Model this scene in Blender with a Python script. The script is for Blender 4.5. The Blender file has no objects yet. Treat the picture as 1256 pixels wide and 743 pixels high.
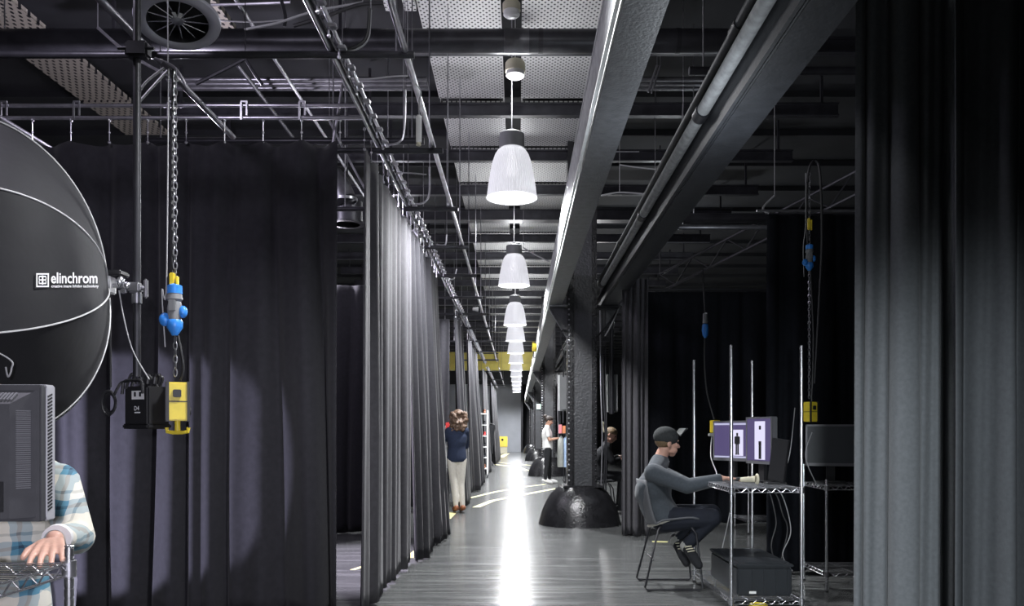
import bpy, bmesh, math, random
from mathutils import Vector, Matrix
from mathutils.bvhtree import BVHTree
random.seed(7)
S = bpy.context.scene
C = S.collection
PI = math.pi

# ---------------------------------------------------------------- camera, world, light, exposure
cd = bpy.data.cameras.new('camera'); cam = bpy.data.objects.new('camera', cd); C.objects.link(cam)
cam.location = (0, 0, 1.3); cam.rotation_euler = (PI/2, 0, 0)
cd.sensor_width = 36; cd.lens = 36*1000/1256
cd.shift_x = -7/1256; cd.shift_y = 157.5/1256
cd.clip_start = 0.05; cd.clip_end = 200
S.camera = cam
w = bpy.data.worlds.new('world'); S.world = w; w.use_nodes = True
w.node_tree.nodes['Background'].inputs[0].default_value = (0.62, 0.66, 0.8, 1)
w.node_tree.nodes['Background'].inputs[1].default_value = 0.35
S.view_settings.view_transform = 'Standard'; S.view_settings.look = 'None'
S.view_settings.gamma = 1; S.view_settings.use_curve_mapping = False
S.view_settings.exposure = 0.35

def lamp(name, kind, loc, power, color=(1, 1, 1), size=0.3, target=None, spot=None, blend=0.3, spec=1.0):
    l = bpy.data.lights.new(name, kind); l.energy = power; l.color = color
    if kind == 'AREA': l.shape = 'DISK'; l.size = size
    else: l.shadow_soft_size = size
    if spot: l.spot_size = spot; l.spot_blend = blend
    l.specular_factor = spec
    o = bpy.data.objects.new(name, l); C.objects.link(o); o.location = loc
    if target is not None:
        o.rotation_euler = (Vector(target)-Vector(loc)).to_track_quat('-Z', 'Y').to_euler()
    return o
# a studio spot off to the left, behind the softbox, grazes the left drape; an added weak fill behind the camera brightens the plaid shirt
lamp('studio_spot', 'SPOT', (-4.5, 4.1, 0.75), 620, (0.76, 0.74, 1.0), 0.03, (-3.12, 5.6, 0.95), 0.74, 0.12)
lamp('studio_fill', 'SPOT', (0.38, -1.0, 1.42), 300, (0.86, 0.85, 1.0), 0.05, (-2.6, 4.6, 1.1), 0.6, 0.5)
lamp('right_drape_fill', 'SPOT', (0.1, -0.9, 1.35), 800, (0.88, 0.95, 1.0), 0.15, (2.0, 3.8, 0.7), 0.62, 0.9)  # added unseen spot behind the camera, brightens the right foreground drapes
# added point lights without fixtures, brightening the left bay and the bays further off
for (x, y, z, p, c) in ((-3.2, 7.6, 3.9, 130, (0.86, 0.80, 1.0)), (-2.6, 3.4, 3.9, 60, (0.86, 0.80, 1.0)), (-2.4, 10.5, 3.6, 60, (0.9, 0.85, 1.0)),
                        (2.5, 9.3, 3.7, 10, (0.85, 0.92, 1.0)), (1.0, 4.6, 2.6, 16, (0.85, 0.92, 1.0)),
                        (3.0, 16.5, 3.6, 60, (0.9, 0.95, 1.0)), (1.9, 21.5, 3.2, 90, (1, 1, 1)), (-2.5, 17, 3.5, 60, (0.9, 0.88, 1))):
    lamp('bay_fill', 'POINT', (x, y, z), p, c, 0.12)

lamp('slot_floor_fill', 'SPOT', (-1.75, 7.9, 3.3), 1100, (0.88, 0.80, 1.0), 0.1, (-1.75, 7.9, 0), 0.95, 0.5)  # added unseen spot that brightens the floor inside the slot

# ---------------------------------------------------------------- helpers
def at(px, py, Y):
    return Vector(((px-635)/1000*Y, Y, 1.3-(py-529)/1000*Y))

def mat(name, col, rough=0.6, metal=0.0, noise=0.0, scale=8.0, bump=0.0, bscale=60.0, emit=None, estr=0.0, spec=0.5, sheen=0.0, alpha=1.0, trans=0.0, stretch=(1, 1, 1)):
    m = bpy.data.materials.new(name); m.use_nodes = True
    nt = m.node_tree; N = nt.nodes; L = nt.links; b = N['Principled BSDF']
    b.inputs['Base Color'].default_value = (*col, 1); b.inputs['Roughness'].default_value = rough
    b.inputs['Metallic'].default_value = metal; b.inputs['Specular IOR Level'].default_value = spec
    b.inputs['Sheen Weight'].default_value = sheen; b.inputs['Alpha'].default_value = alpha
    b.inputs['Transmission Weight'].default_value = trans
    tc = N.new('ShaderNodeTexCoord'); mp = N.new('ShaderNodeMapping'); mp.inputs['Scale'].default_value = stretch
    L.new(tc.outputs['Object'], mp.inputs[0])
    if noise > 0:
        n = N.new('ShaderNodeTexNoise'); n.inputs['Scale'].default_value = scale; n.inputs['Detail'].default_value = 5
        L.new(mp.outputs[0], n.inputs['Vector'])
        r = N.new('ShaderNodeValToRGB')
        r.color_ramp.elements[0].position = .3; r.color_ramp.elements[1].position = .7
        r.color_ramp.elements[0].color = (*[c*(1-noise) for c in col], 1); r.color_ramp.elements[1].color = (*[min(1, c*(1+noise)) for c in col], 1)
        L.new(n.outputs['Fac'], r.inputs[0]); L.new(r.outputs[0], b.inputs['Base Color'])
    if bump > 0:
        n2 = N.new('ShaderNodeTexNoise'); n2.inputs['Scale'].default_value = bscale; n2.inputs['Detail'].default_value = 4
        L.new(mp.outputs[0], n2.inputs['Vector'])
        bp = N.new('ShaderNodeBump'); bp.inputs['Strength'].default_value = bump; bp.inputs['Distance'].default_value = .01
        L.new(n2.outputs['Fac'], bp.inputs['Height']); L.new(bp.outputs[0], b.inputs['Normal'])
    if emit: b.inputs['Emission Color'].default_value = (*emit, 1); b.inputs['Emission Strength'].default_value = estr
    return m

M = dict(
    drape=mat('black_drape', (.021, .0205, .025), .85, noise=.15, scale=25, bump=.12, bscale=220, sheen=.12, spec=.2),
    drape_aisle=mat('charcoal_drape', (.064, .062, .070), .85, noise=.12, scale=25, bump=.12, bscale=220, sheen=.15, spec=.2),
    drape_far=mat('shaded_charcoal_drape', (.024, .0235, .028), .85, noise=.12, scale=25, bump=.12, bscale=220, sheen=.12, spec=.2),  # aisle cloth again, darkened for the drapes that catch less lamp light
    drape_dark=mat('deep_black_drape', (.009, .010, .013), .92, noise=.15, scale=25, bump=.1, bscale=200, spec=.1),
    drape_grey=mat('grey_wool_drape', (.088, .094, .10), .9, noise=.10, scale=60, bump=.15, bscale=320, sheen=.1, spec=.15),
    black_metal=mat('black_paint_metal', (.03, .03, .035), .42, .3, noise=.2, scale=14),
    black_gloss=mat('black_gloss_paint', (.018, .018, .020), .26, 0, noise=.3, scale=9, bump=.55, bscale=38, spec=.6),
    column=mat('black_hammered_paint', (.05, .052, .057), .40, 0, noise=.2, scale=12, bump=.8, bscale=34, spec=.6),
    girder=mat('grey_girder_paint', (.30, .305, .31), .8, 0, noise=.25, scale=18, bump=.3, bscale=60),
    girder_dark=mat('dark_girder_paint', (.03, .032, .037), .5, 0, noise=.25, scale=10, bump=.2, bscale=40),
    flange=mat('lit_edge_paint', (.75, .76, .75), .4, 0, noise=.15, scale=9),  # pale colour carries the lamp light on girder lip and cabinet sides
    chrome=mat('chrome', (.78, .78, .81), .27, 1.0),
    steel=mat('dull_steel', (.42, .42, .44), .32, .9, noise=.2, scale=20),
    tube=mat('galvanised_tube', (.55, .54, .58), .28, .85, noise=.2, scale=12),
    pipe=mat('dark_duct', (.045, .045, .052), .38, .4, noise=.3, scale=6, bump=.12, bscale=14),
    silver_duct=mat('silver_duct', (.13, .13, .14), .38, .7, noise=.25, scale=9),
    plastic=mat('black_plastic', (.02, .02, .022), .42, bump=.1, bscale=300),
    plastic_grey=mat('grey_plastic', (.13, .13, .14), .45),
    monitor_back=mat('monitor_back_plastic', (.055, .055, .06), .5, noise=.08, scale=30),
    monitor_side=mat('monitor_side_plastic', (.42, .42, .44), .42),
    dark_slot=mat('dark_slot', (.01, .01, .012), .7),
    yellow=mat('yellow_plastic', (.75, .58, .04), .45, noise=.12, scale=14),
    yellow_paint=mat('yellow_crane_paint', (.62, .52, .10), .5, noise=.12, scale=2),
    tape=mat('pale_yellow_tape', (.78, .74, .36), .55, noise=.12, scale=9),
    blue=mat('blue_plastic', (.04, .25, .75), .35),
    white=mat('white_plastic', (.75, .75, .74), .45),
    cream=mat('cream_plastic', (.62, .58, .44), .5),
    socket=mat('grey_cabinet', (.20, .205, .21), .45, noise=.06, scale=5),
    rubber=mat('black_cable_rubber', (.015, .015, .017), .5),
    cable_grey=mat('grey_cable', (.35, .35, .36), .45),
    skin=mat('skin', (.62, .36, .27), .5, noise=.08, scale=30),
    skin_tan=mat('skin_tan', (.42, .24, .17), .5, noise=.08, scale=30),
    hair_brown=mat('brown_hair', (.13, .08, .052), .5, noise=.5, scale=45, bump=.9, bscale=60),
    hair_dark=mat('dark_hair', (.03, .02, .016), .5, noise=.4, scale=50, bump=.7, bscale=90),
    hair_blond=mat('dark_blond_hair', (.22, .15, .08), .5, noise=.3, scale=50, bump=.7, bscale=90),
    grey_knit=mat('slate_sweatshirt', (.055, .066, .078), .9, noise=.12, scale=60, bump=.35, bscale=18, sheen=.2),
    navy=mat('navy_cloth', (.008, .011, .020), .85, noise=.2, scale=20, bump=.3, bscale=16),
    navy_top=mat('navy_knit', (.018, .028, .06), .9, noise=.15, scale=40, bump=.3, bscale=16),
    cream_cloth=mat('cream_denim', (.62, .59, .52), .85, noise=.06, scale=40, bump=.35, bscale=14),
    grey_jeans=mat('grey_jeans', (.16, .155, .15), .85, noise=.25, scale=18, bump=.4, bscale=14),
    white_cloth=mat('white_cotton', (.75, .74, .73), .85, noise=.04, scale=40, bump=.3, bscale=16),
    black_cloth=mat('black_cotton', (.014, .015, .018), .9, noise=.2, scale=30, bump=.25, bscale=16),
    cap=mat('charcoal_cap', (.04, .045, .046), .9, noise=.15, scale=90, bump=.3, bscale=120),
    cap_brim=mat('grey_brim', (.085, .09, .088), .9, noise=.1, scale=90),
    sock=mat('grey_sock', (.30, .30, .28), .9, noise=.1, scale=80, bump=.3, bscale=60),
    tan_leather=mat('tan_leather', (.26, .09, .035), .5, noise=.2, scale=30),
    brown_sole=mat('dark_sole', (.05, .03, .02), .7),
    shell=mat('slate_chair_shell', (.12, .125, .135), .5),
    shell_lilac=mat('pale_chair_shell', (.34, .33, .42), .4),
    blue_cloth=mat('pale_blue_cloth', (.36, .48, .68), .85, noise=.15, scale=12, bump=.3, bscale=10),
    grey_cloth=mat('grey_green_cloth', (.30, .31, .29), .85, noise=.15, scale=12, bump=.3, bscale=10),
    red=mat('red_plastic', (.65, .05, .05), .5), orange=mat('orange_card', (.75, .28, .12), .6),
    yellow_card=mat('yellow_card', (.85, .65, .10), .6), pink=mat('pink_card', (.75, .25, .28), .6),
    softbox=mat('black_nylon', (.011, .011, .013), .65, noise=.1, scale=8, bump=.25, bscale=9, sheen=.05, spec=.3),
    piping=mat('reflective_grey_piping', (.55, .55, .55), .45),
    print=mat('white_print', (.80, .80, .80), .6),
    drape_shadow=mat('shaded_wool_drape', (.045, .048, .052), .9, noise=.10, scale=60, bump=.15, bscale=320, spec=.15),  # copy of the grey wool with shade put into its colour
    soffit=mat('shaded_girder_paint', (.085, .088, .095), .5, 0, noise=.25, scale=18, bump=.3, bscale=60),  # girder grey darkened for the shade on its underside
    fan_rim=mat('pale_fan_rim', (.45, .44, .50), .35, .3),
    crate=mat('black_crate_plastic', (.018, .021, .025), .38, bump=.05, bscale=90),
)
def emat(name, col, s): return mat(name, (0, 0, 0), .4, emit=col, estr=s)
M['screen_violet'] = emat('violet_screen', (.075, .06, .145), 1.0)
M['screen_white'] = emat('white_screen_area', (.62, .60, .78), 1.0)
M['screen_bar'] = emat('pale_screen_bar', (.40, .40, .56), 1.0)
M['screen_off'] = mat('dark_screen', (.035, .04, .045), .55)
M['figure'] = mat('dark_figure_image', (.01, .01, .012), .5)

# pendant lamp shade: ribbed prismatic acrylic, lit from inside
def shade_mat():
    m = bpy.data.materials.new('ribbed_acrylic_shade'); m.use_nodes = True
    N = m.node_tree.nodes; L = m.node_tree.links; b = N['Principled BSDF']
    b.inputs['Base Color'].default_value = (.6, .6, .62, 1); b.inputs['Roughness'].default_value = .25
    b.inputs['Emission Color'].default_value = (.93, .93, 1, 1); b.inputs['Emission Strength'].default_value = .45
    b.inputs['Alpha'].default_value = .86
    tc = N.new('ShaderNodeTexCoord'); sp = N.new('ShaderNodeSeparateXYZ'); L.new(tc.outputs['Object'], sp.inputs[0])
    a = N.new('ShaderNodeMath'); a.operation = 'ARCTAN2'; L.new(sp.outputs[1], a.inputs[0]); L.new(sp.outputs[0], a.inputs[1])
    k = N.new('ShaderNodeMath'); k.operation = 'MULTIPLY'; k.inputs[1].default_value = 72; L.new(a.outputs[0], k.inputs[0])
    s = N.new('ShaderNodeMath'); s.operation = 'SINE'; L.new(k.outputs[0], s.inputs[0])
    bp = N.new('ShaderNodeBump'); bp.inputs['Distance'].default_value = .004; bp.inputs['Strength'].default_value = .8
    L.new(s.outputs[0], bp.inputs['Height']); L.new(bp.outputs[0], b.inputs['Normal'])
    mr = N.new('ShaderNodeMapRange'); mr.inputs[1].default_value = -1; mr.inputs[2].default_value = 1
    mr.inputs[3].default_value = .82; mr.inputs[4].default_value = .97
    L.new(s.outputs[0], mr.inputs[0]); L.new(mr.outputs[0], b.inputs['Alpha'])
    return m
M['shade'] = shade_mat()
M['bulb'] = emat('lit_bulb', (1, .98, 1), 8)

def perforated(name, col, pitch, fy=1.0):
    m = bpy.data.materials.new(name); m.use_nodes = True
    N = m.node_tree.nodes; L = m.node_tree.links; b = N['Principled BSDF']; b.inputs['Roughness'].default_value = .45
    tc = N.new('ShaderNodeTexCoord'); sp = N.new('ShaderNodeSeparateXYZ'); L.new(tc.outputs['Object'], sp.inputs[0])
    def sn(out, f):
        k = N.new('ShaderNodeMath'); k.operation = 'MULTIPLY'; k.inputs[1].default_value = f; L.new(out, k.inputs[0])
        s = N.new('ShaderNodeMath'); s.operation = 'SINE'; L.new(k.outputs[0], s.inputs[0]); return s
    a = sn(sp.outputs[0], PI/pitch); c = sn(sp.outputs[1], PI/pitch*fy)
    p = N.new('ShaderNodeMath'); p.operation = 'MULTIPLY'; L.new(a.outputs[0], p.inputs[0]); L.new(c.outputs[0], p.inputs[1])
    g = N.new('ShaderNodeMath'); g.operation = 'GREATER_THAN'; g.inputs[1].default_value = .46; L.new(p.outputs[0], g.inputs[0])
    n = N.new('ShaderNodeTexNoise'); n.inputs['Scale'].default_value = 3; L.new(tc.outputs['Object'], n.inputs['Vector'])
    r = N.new('ShaderNodeValToRGB'); r.color_ramp.elements[0].color = (*[x*.88 for x in col], 1); r.color_ramp.elements[1].color = (*col, 1)
    L.new(n.outputs['Fac'], r.inputs[0])
    mx = N.new('ShaderNodeMix'); mx.data_type = 'RGBA'; L.new(g.outputs[0], mx.inputs[0]); L.new(r.outputs[0], mx.inputs[6])
    mx.inputs[7].default_value = (.01, .01, .012, 1); L.new(mx.outputs[2], b.inputs['Base Color'])
    return m
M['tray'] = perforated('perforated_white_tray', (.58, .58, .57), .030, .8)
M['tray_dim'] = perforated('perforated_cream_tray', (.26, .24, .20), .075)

def floor_mat():
    m = bpy.data.materials.new('polished_concrete'); m.use_nodes = True
    N = m.node_tree.nodes; L = m.node_tree.links; b = N['Principled BSDF']
    tc = N.new('ShaderNodeTexCoord'); mp = N.new('ShaderNodeMapping'); mp.inputs['Scale'].default_value = (.45, 4.5, 1)
    L.new(tc.outputs['Object'], mp.inputs[0])
    n = N.new('ShaderNodeTexNoise'); n.inputs['Scale'].default_value = 2.2; n.inputs['Detail'].default_value = 9; n.inputs['Roughness'].default_value = .65
    L.new(mp.outputs[0], n.inputs['Vector'])
    r = N.new('ShaderNodeValToRGB'); e = r.color_ramp.elements
    e[0].position = .30; e[0].color = (.060, .063, .063, 1); e[1].position = .70; e[1].color = (.19, .196, .192, 1)
    L.new(n.outputs['Fac'], r.inputs[0]); L.new(r.outputs[0], b.inputs['Base Color'])
    r2 = N.new('ShaderNodeMapRange'); r2.inputs[3].default_value = .13; r2.inputs[4].default_value = .27
    L.new(n.outputs['Fac'], r2.inputs[0]); L.new(r2.outputs[0], b.inputs['Roughness'])
    n2 = N.new('ShaderNodeTexNoise'); n2.inputs['Scale'].default_value = 6; n2.inputs['Detail'].default_value = 5
    L.new(mp.outputs[0], n2.inputs['Vector'])
    bp = N.new('ShaderNodeBump'); bp.inputs['Strength'].default_value = .22; bp.inputs['Distance'].default_value = .010
    L.new(n2.outputs['Fac'], bp.inputs['Height']); L.new(bp.outputs[0], b.inputs['Normal'])
    b.inputs['Specular IOR Level'].default_value = .36
    return m
M['floor'] = floor_mat()

def plaid_mat():
    m = bpy.data.materials.new('blue_cream_plaid'); m.use_nodes = True
    N = m.node_tree.nodes; L = m.node_tree.links; b = N['Principled BSDF']; b.inputs['Roughness'].default_value = .85
    tc = N.new('ShaderNodeTexCoord'); sp = N.new('ShaderNodeSeparateXYZ')
    dn = N.new('ShaderNodeTexNoise'); dn.inputs['Scale'].default_value = 9; L.new(tc.outputs['Object'], dn.inputs['Vector'])
    dm = N.new('ShaderNodeMix'); dm.data_type = 'VECTOR'; dm.inputs[0].default_value = .05
    L.new(tc.outputs['Object'], dm.inputs[4]); L.new(dn.outputs['Color'], dm.inputs[5]); L.new(dm.outputs[1], sp.inputs[0])
    def band(out, ph):
        k = N.new('ShaderNodeMath'); k.operation = 'MULTIPLY_ADD'; k.inputs[1].default_value = 1/.125; k.inputs[2].default_value = ph; L.new(out, k.inputs[0])
        f = N.new('ShaderNodeMath'); f.operation = 'FRACT'; L.new(k.outputs[0], f.inputs[0])
        r = N.new('ShaderNodeValToRGB'); r.color_ramp.interpolation = 'CONSTANT'; e = r.color_ramp.elements
        e[0].color = (.72, .68, .58, 1); e[0].position = 0
        e[1].color = (.10, .26, .36, 1); e[1].position = .34
        for p, c in ((.48, (.03, .06, .10, 1)), (.56, (.10, .26, .36, 1)), (.68, (.72, .70, .62, 1)), (.84, (.36, .36, .32, 1)), (.92, (.72, .68, .58, 1))):
            x = e.new(p); x.color = c
        L.new(f.outputs[0], r.inputs[0]); return r
    a = band(sp.outputs[0], .2); c = band(sp.outputs[2], .55)
    mx = N.new('ShaderNodeMix'); mx.data_type = 'RGBA'; mx.inputs[0].default_value = .5
    L.new(a.outputs[0], mx.inputs[6]); L.new(c.outputs[0], mx.inputs[7]); L.new(mx.outputs[2], b.inputs['Base Color'])
    return m
M['plaid'] = plaid_mat()

def frame_from(d):
    d = Vector(d).normalized(); u = d.orthogonal().normalized(); v = d.cross(u)
    return Matrix((u, v, d)).transposed()

class MB:
    def __init__(s): s.bm = bmesh.new()
    def _new(s, vs, fs):
        V = [s.bm.verts.new(v) for v in vs]
        for f in fs:
            try: s.bm.faces.new([V[i] for i in f])
            except ValueError: pass
        return s
    def box(s, c, size, rot=None, bev=0.0):
        c = Vector(c); h = [x/2 for x in size]
        t = bmesh.new()
        bmesh.ops.create_cube(t, size=1)
        for v in t.verts: v.co = Vector((v.co.x*size[0], v.co.y*size[1], v.co.z*size[2]))
        if bev > 0: bmesh.ops.bevel(t, geom=list(t.edges), offset=bev, segments=2, affect='EDGES')
        R = rot if rot is not None else Matrix.Identity(3)
        for v in t.verts: v.co = R @ v.co + c
        s.merge(t); return s
    def merge(s, t):
        t.verts.index_update()
        s._new([v.co.copy() for v in t.verts], [[v.index for v in f.verts] for f in t.faces]); t.free()
    def tube(s, pts, r, n=8, cap=True, closed=False):
        pts = [Vector(p) for p in pts]; N = len(pts); rs = r if isinstance(r, (list, tuple)) else [r]*N
        vs = []; fs = []; prev = None
        for i, p in enumerate(pts):
            if closed: d = pts[(i+1) % N]-pts[i-1]
            else: d = (pts[min(i+1, N-1)]-pts[max(i-1, 0)])
            d = d.normalized() if d.length > 1e-9 else Vector((0, 0, 1))
            if prev is None: u = d.orthogonal().normalized()
            else:
                u = prev-d*prev.dot(d)
                u = u.normalized() if u.length > 1e-6 else d.orthogonal().normalized()
            prev = u; v = d.cross(u)
            for k in range(n):
                a = 2*PI*k/n; vs.append(p+(u*math.cos(a)+v*math.sin(a))*rs[i])
        for i in range(N if closed else N-1):
            j = (i+1) % N
            for k in range(n):
                fs.append((i*n+k, i*n+(k+1) % n, j*n+(k+1) % n, j*n+k))
        if cap and not closed: fs.append(tuple(range(n-1, -1, -1))); fs.append(tuple((N-1)*n+k for k in range(n)))
        return s._new(vs, fs)
    def cyl(s, p0, p1, r, n=16, r2=None): return s.tube([p0, p1], [r, r if r2 is None else r2], n)
    def lathe(s, prof, c=(0, 0, 0), ax=(0, 0, 1), n=32):
        R = frame_from(ax); c = Vector(c); vs = []; fs = []
        for (r, z) in prof:
            for k in range(n):
                a = 2*PI*k/n; vs.append(c+R @ Vector((r*math.cos(a), r*math.sin(a), z)))
        for i in range(len(prof)-1):
            for k in range(n): fs.append((i*n+k, i*n+(k+1) % n, (i+1)*n+(k+1) % n, (i+1)*n+k))
        return s._new(vs, fs)
    def ball(s, c, r, R=None, seg=14):
        t = bmesh.new(); bmesh.ops.create_uvsphere(t, u_segments=seg, v_segments=max(6, seg*2//3), radius=1)
        rr = Vector(r) if isinstance(r, (tuple, list, Vector)) else Vector((r, r, r))
        for v in t.verts:
            q = Vector((v.co.x*rr.x, v.co.y*rr.y, v.co.z*rr.z)); v.co = (R @ q if R is not None else q)+Vector(c)
        s.merge(t); return s
    def cap(s, p0, r0, p1, r1, n=12):
        s.tube([p0, p1], [r0, r1], n); s.ball(p0, r0, seg=n); s.ball(p1, r1, seg=n); return s
    def prism(s, poly, axis, a, b):
        # poly: 2D points in the plane of the two other axes
        ax = {'x': 0, 'y': 1, 'z': 2}[axis]; vs = []
        for t in (a, b):
            for (p, q) in poly:
                v = [p, q]; v.insert(ax, t); vs.append(v)
        n = len(poly); fs = [tuple(range(n)), tuple(range(2*n-1, n-1, -1))]+[(i, i+n, (i+1) % n+n, (i+1) % n) for i in range(n)]
        return s._new(vs, fs)

def wloc(p):
    v = Vector((0, 0, 0))
    while p is not None: v += p.location; p = p.parent
    return v
def finish(name, bm, m, parent=None, world=True, smooth=40, recenter=True):
    bmesh.ops.recalc_face_normals(bm, faces=bm.faces)
    me = bpy.data.meshes.new(name); o = bpy.data.objects.new(name, me)
    if parent is not None:
        if world:
            off = wloc(parent)
            for v in bm.verts: v.co -= off
        o.parent = parent
    elif recenter and len(bm.verts):
        xs = [v.co for v in bm.verts]
        c = Vector(((min(v.x for v in xs)+max(v.x for v in xs))/2, (min(v.y for v in xs)+max(v.y for v in xs))/2, min(v.z for v in xs)))
        for v in bm.verts: v.co -= c
        o.location = c
    if smooth:
        lim = math.radians(smooth)
        for f in bm.faces: f.smooth = True
        for e in bm.edges:
            if len(e.link_faces) == 2 and e.calc_face_angle(0) > lim: e.smooth = False
    bm.to_mesh(me); bm.free()
    if m is not None: me.materials.append(m)
    C.objects.link(o); return o
def part(name, mb, m, parent, world=True, label=None, smooth=40, kind=None):
    o = finish(name, mb.bm, m, parent, world, smooth)
    if label: o['label'] = label
    if kind: o['kind'] = kind
    return o
def tag(o, label, cat, group=None, kind=None):
    o['label'] = label; o['category'] = cat
    if group: o['group'] = group
    if kind: o['kind'] = kind
    return o
def single(name, mb, m, label, cat, group=None, kind=None, smooth=40):
    return tag(finish(name, mb.bm, m, None, True, smooth), label, cat, group, kind)
def thing(name, loc, label, cat, group=None):
    o = bpy.data.objects.new(name, None); o.empty_display_size = .1; C.objects.link(o); o.location = loc
    return tag(o, label, cat, group)
def struct(name, mb, m, smooth=40):
    o = finish(name, mb.bm, m, None, True, smooth, recenter=False); o['kind'] = 'structure'; return o
def dup(o, loc, label, rotz=None):
    r = o.copy(); C.objects.link(r); r.location = loc; r['label'] = label
    if rotz is not None: r.rotation_euler = (0, 0, rotz)
    def kids(src, dst):
        for ch in list(src.children):
            c = ch.copy(); C.objects.link(c); c.parent = dst; kids(ch, c)
    kids(o, r); return r
def apply_mods(o):
    dg = bpy.context.evaluated_depsgraph_get(); dg.update()
    me = bpy.data.meshes.new_from_object(o.evaluated_get(dg)); o.modifiers.clear(); o.data = me
def bez(pts, n=10):
    pts = [Vector(p) for p in pts]; out = []
    for i in range(len(pts)-1):
        p0 = pts[max(i-1, 0)]; p1 = pts[i]; p2 = pts[i+1]; p3 = pts[min(i+2, len(pts)-1)]
        for k in range(n):
            t = k/n
            out.append(.5*((2*p1)+(p2-p0)*t+(2*p0-5*p1+4*p2-p3)*t*t+(3*p1-p0-3*p2+p3)*t**3))
    out.append(pts[-1]); return out
def cable(pts, r, m, label, cat='cable', group=None, n=6, name='hanging_cable'):
    return single(name, MB().tube(bez(pts), r, n), m, label, cat, group)
def rotz3(a): return Matrix.Rotation(a, 3, 'Z')

# ---------------------------------------------------------------- the hall: floor, walls, ceiling
mb = MB().box((-1, 22, -.1), (24, 66, .2)); struct('floor', mb, M['floor'])
dark_wall = mat('black_wall', (.012, .012, .015), .8, noise=.2, scale=2)
dark_ceil = mat('black_ceiling', (.016, .017, .020), .75, noise=.4, scale=1.5, bump=.2, bscale=6)
grey_wall = mat('grey_end_wall', (.42, .44, .48), .6, noise=.1, scale=1)
struct('wall_left', MB().box((-9.6, 22, 3), (.2, 66, 6)), dark_wall)
struct('wall_right', MB().box((8.6, 22, 3), (.2, 66, 6)), dark_wall)
mb = MB().box((-4.62, 52.1, 3), (9.76, .2, 6)); struct('wall_back', mb, grey_wall)
mb = MB().box((4.4, 52.1, 3), (8.3, .2, 6)); mb.box((.26, 51.2, 2.2), (.12, 1.6, 4.4)); struct('wall_back_right', mb, dark_wall)
struct('trim_1', MB().box((0, 50.6, 5.0), (20, .3, 1.55)), dark_ceil)
mb = MB().box((-.5, 22, 5.85), (19, 66, .1))
for i in range(44): mb.box((-.5, -6+i*1.4, 5.76), (18.5, .05, .08))
struct('ceiling', mb, dark_ceil)
struct('wall_front', MB().box((-.5, -6, 3), (18, .2, 6)), dark_wall)

# ceiling purlins every 1.65 m
ORD = ['first', 'second', 'third', 'fourth', 'fifth', 'sixth', 'seventh', 'eighth', 'ninth', 'tenth', 'eleventh', 'twelfth', 'thirteenth', 'fourteenth', 'fifteenth', 'sixteenth', 'seventeenth',
       'eighteenth', 'nineteenth', 'twentieth', 'twenty-first', 'twenty-second', 'twenty-third', 'twenty-fourth', 'twenty-fifth', 'twenty-sixth', 'twenty-seventh', 'twenty-eighth', 'twenty-ninth']
def purlin_mesh(w_, h_):
    mb = MB().box((0, 0, .01), (8.2, w_, .02)).box((0, 0, h_/2), (8.2, .02, h_)).box((0, 0, h_-.01), (8.2, w_, .02))
    for x in (-3.9, -1.6, 1.1, 3.9): mb.box((x, 0, (h_+.59)/2), (.03, .03, .59-h_))
    return finish('steel_purlin', mb.bm, M['pipe'], None, True, 40)
small = purlin_mesh(.09, .16); wide = purlin_mesh(.24, .22); used_p = [False, False]
for i in range(26):
    Y = 8.28+i*1.65
    k = 1 if i in (4, 10, 16, 22) else 0
    src = (small, wide)[k]; o = src if not used_p[k] else src.copy()
    if used_p[k]: C.objects.link(o)
    used_p[k] = True; o.location = (-.2, Y, 5.13)
    tag(o, ('wide dark steel beam' if k else 'dark steel purlin')+' under the ceiling panels, %s crossing from the camera' % ORD[i], 'beam', 'purlins under the ceiling panels')
# perforated ceiling panels: two rows with the dark service gap between them
def tray(w, d, name, m):
    mb = MB()
    mb.box((0, 0, .01), (w, d, .02)); mb.box((-w/2+.01, 0, .03), (.02, d, .05)); mb.box((w/2-.01, 0, .03), (.02, d, .05))
    return finish(name, mb.bm, m, None, True, 40)
tl = tray(.79, 1.52, 'perforated_ceiling_panel', M['tray']); tr_ = tray(.95, 1.52, 'perforated_ceiling_panel', M['tray'])
names = ['above the nearest pendant', 'above the second pendant']
for src, X, side in ((tl, -.555, 'left'), (tr_, .515, 'right')):
    for i in range(-2, 26):
        Y = 8.28+i*1.65+.825
        if Y > 49.5: break
        o = src if i == -2 else src.copy()
        if i != -2: C.objects.link(o)
        o.location = (X, Y, 5.33)
        tag(o, 'white perforated ceiling panel %s of the dark service gap, %s from the camera' % (side, ORD[i+2]), 'ceiling panel', 'ceiling panels %s of the gap' % side)
tn = tray(.11, 1.52, 'perforated_cable_tray', M['tray'])
tn.location = (-1.02, 7.0, 5.3); tag(tn, 'narrow perforated tray strip on the right side of the plain rail, at the top edge', 'tray', 'narrow perforated strips'); 
c = tn.copy(); C.objects.link(c); c.location = (-1.2, 7.0, 5.3); c['label'] = 'narrow perforated tray strip on the left side of the plain rail, at the top edge'
# perforated cream panels of the left bay
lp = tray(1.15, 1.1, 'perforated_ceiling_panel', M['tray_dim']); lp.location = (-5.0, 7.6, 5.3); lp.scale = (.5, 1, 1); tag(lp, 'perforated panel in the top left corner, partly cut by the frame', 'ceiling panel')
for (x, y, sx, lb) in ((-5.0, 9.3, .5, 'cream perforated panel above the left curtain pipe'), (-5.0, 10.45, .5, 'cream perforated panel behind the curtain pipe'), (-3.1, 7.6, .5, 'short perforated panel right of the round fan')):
    c = lp.copy(); C.objects.link(c); c.location = (x, y, 5.3); c.scale = (sx, 1, 1); c['label'] = lb

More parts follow.
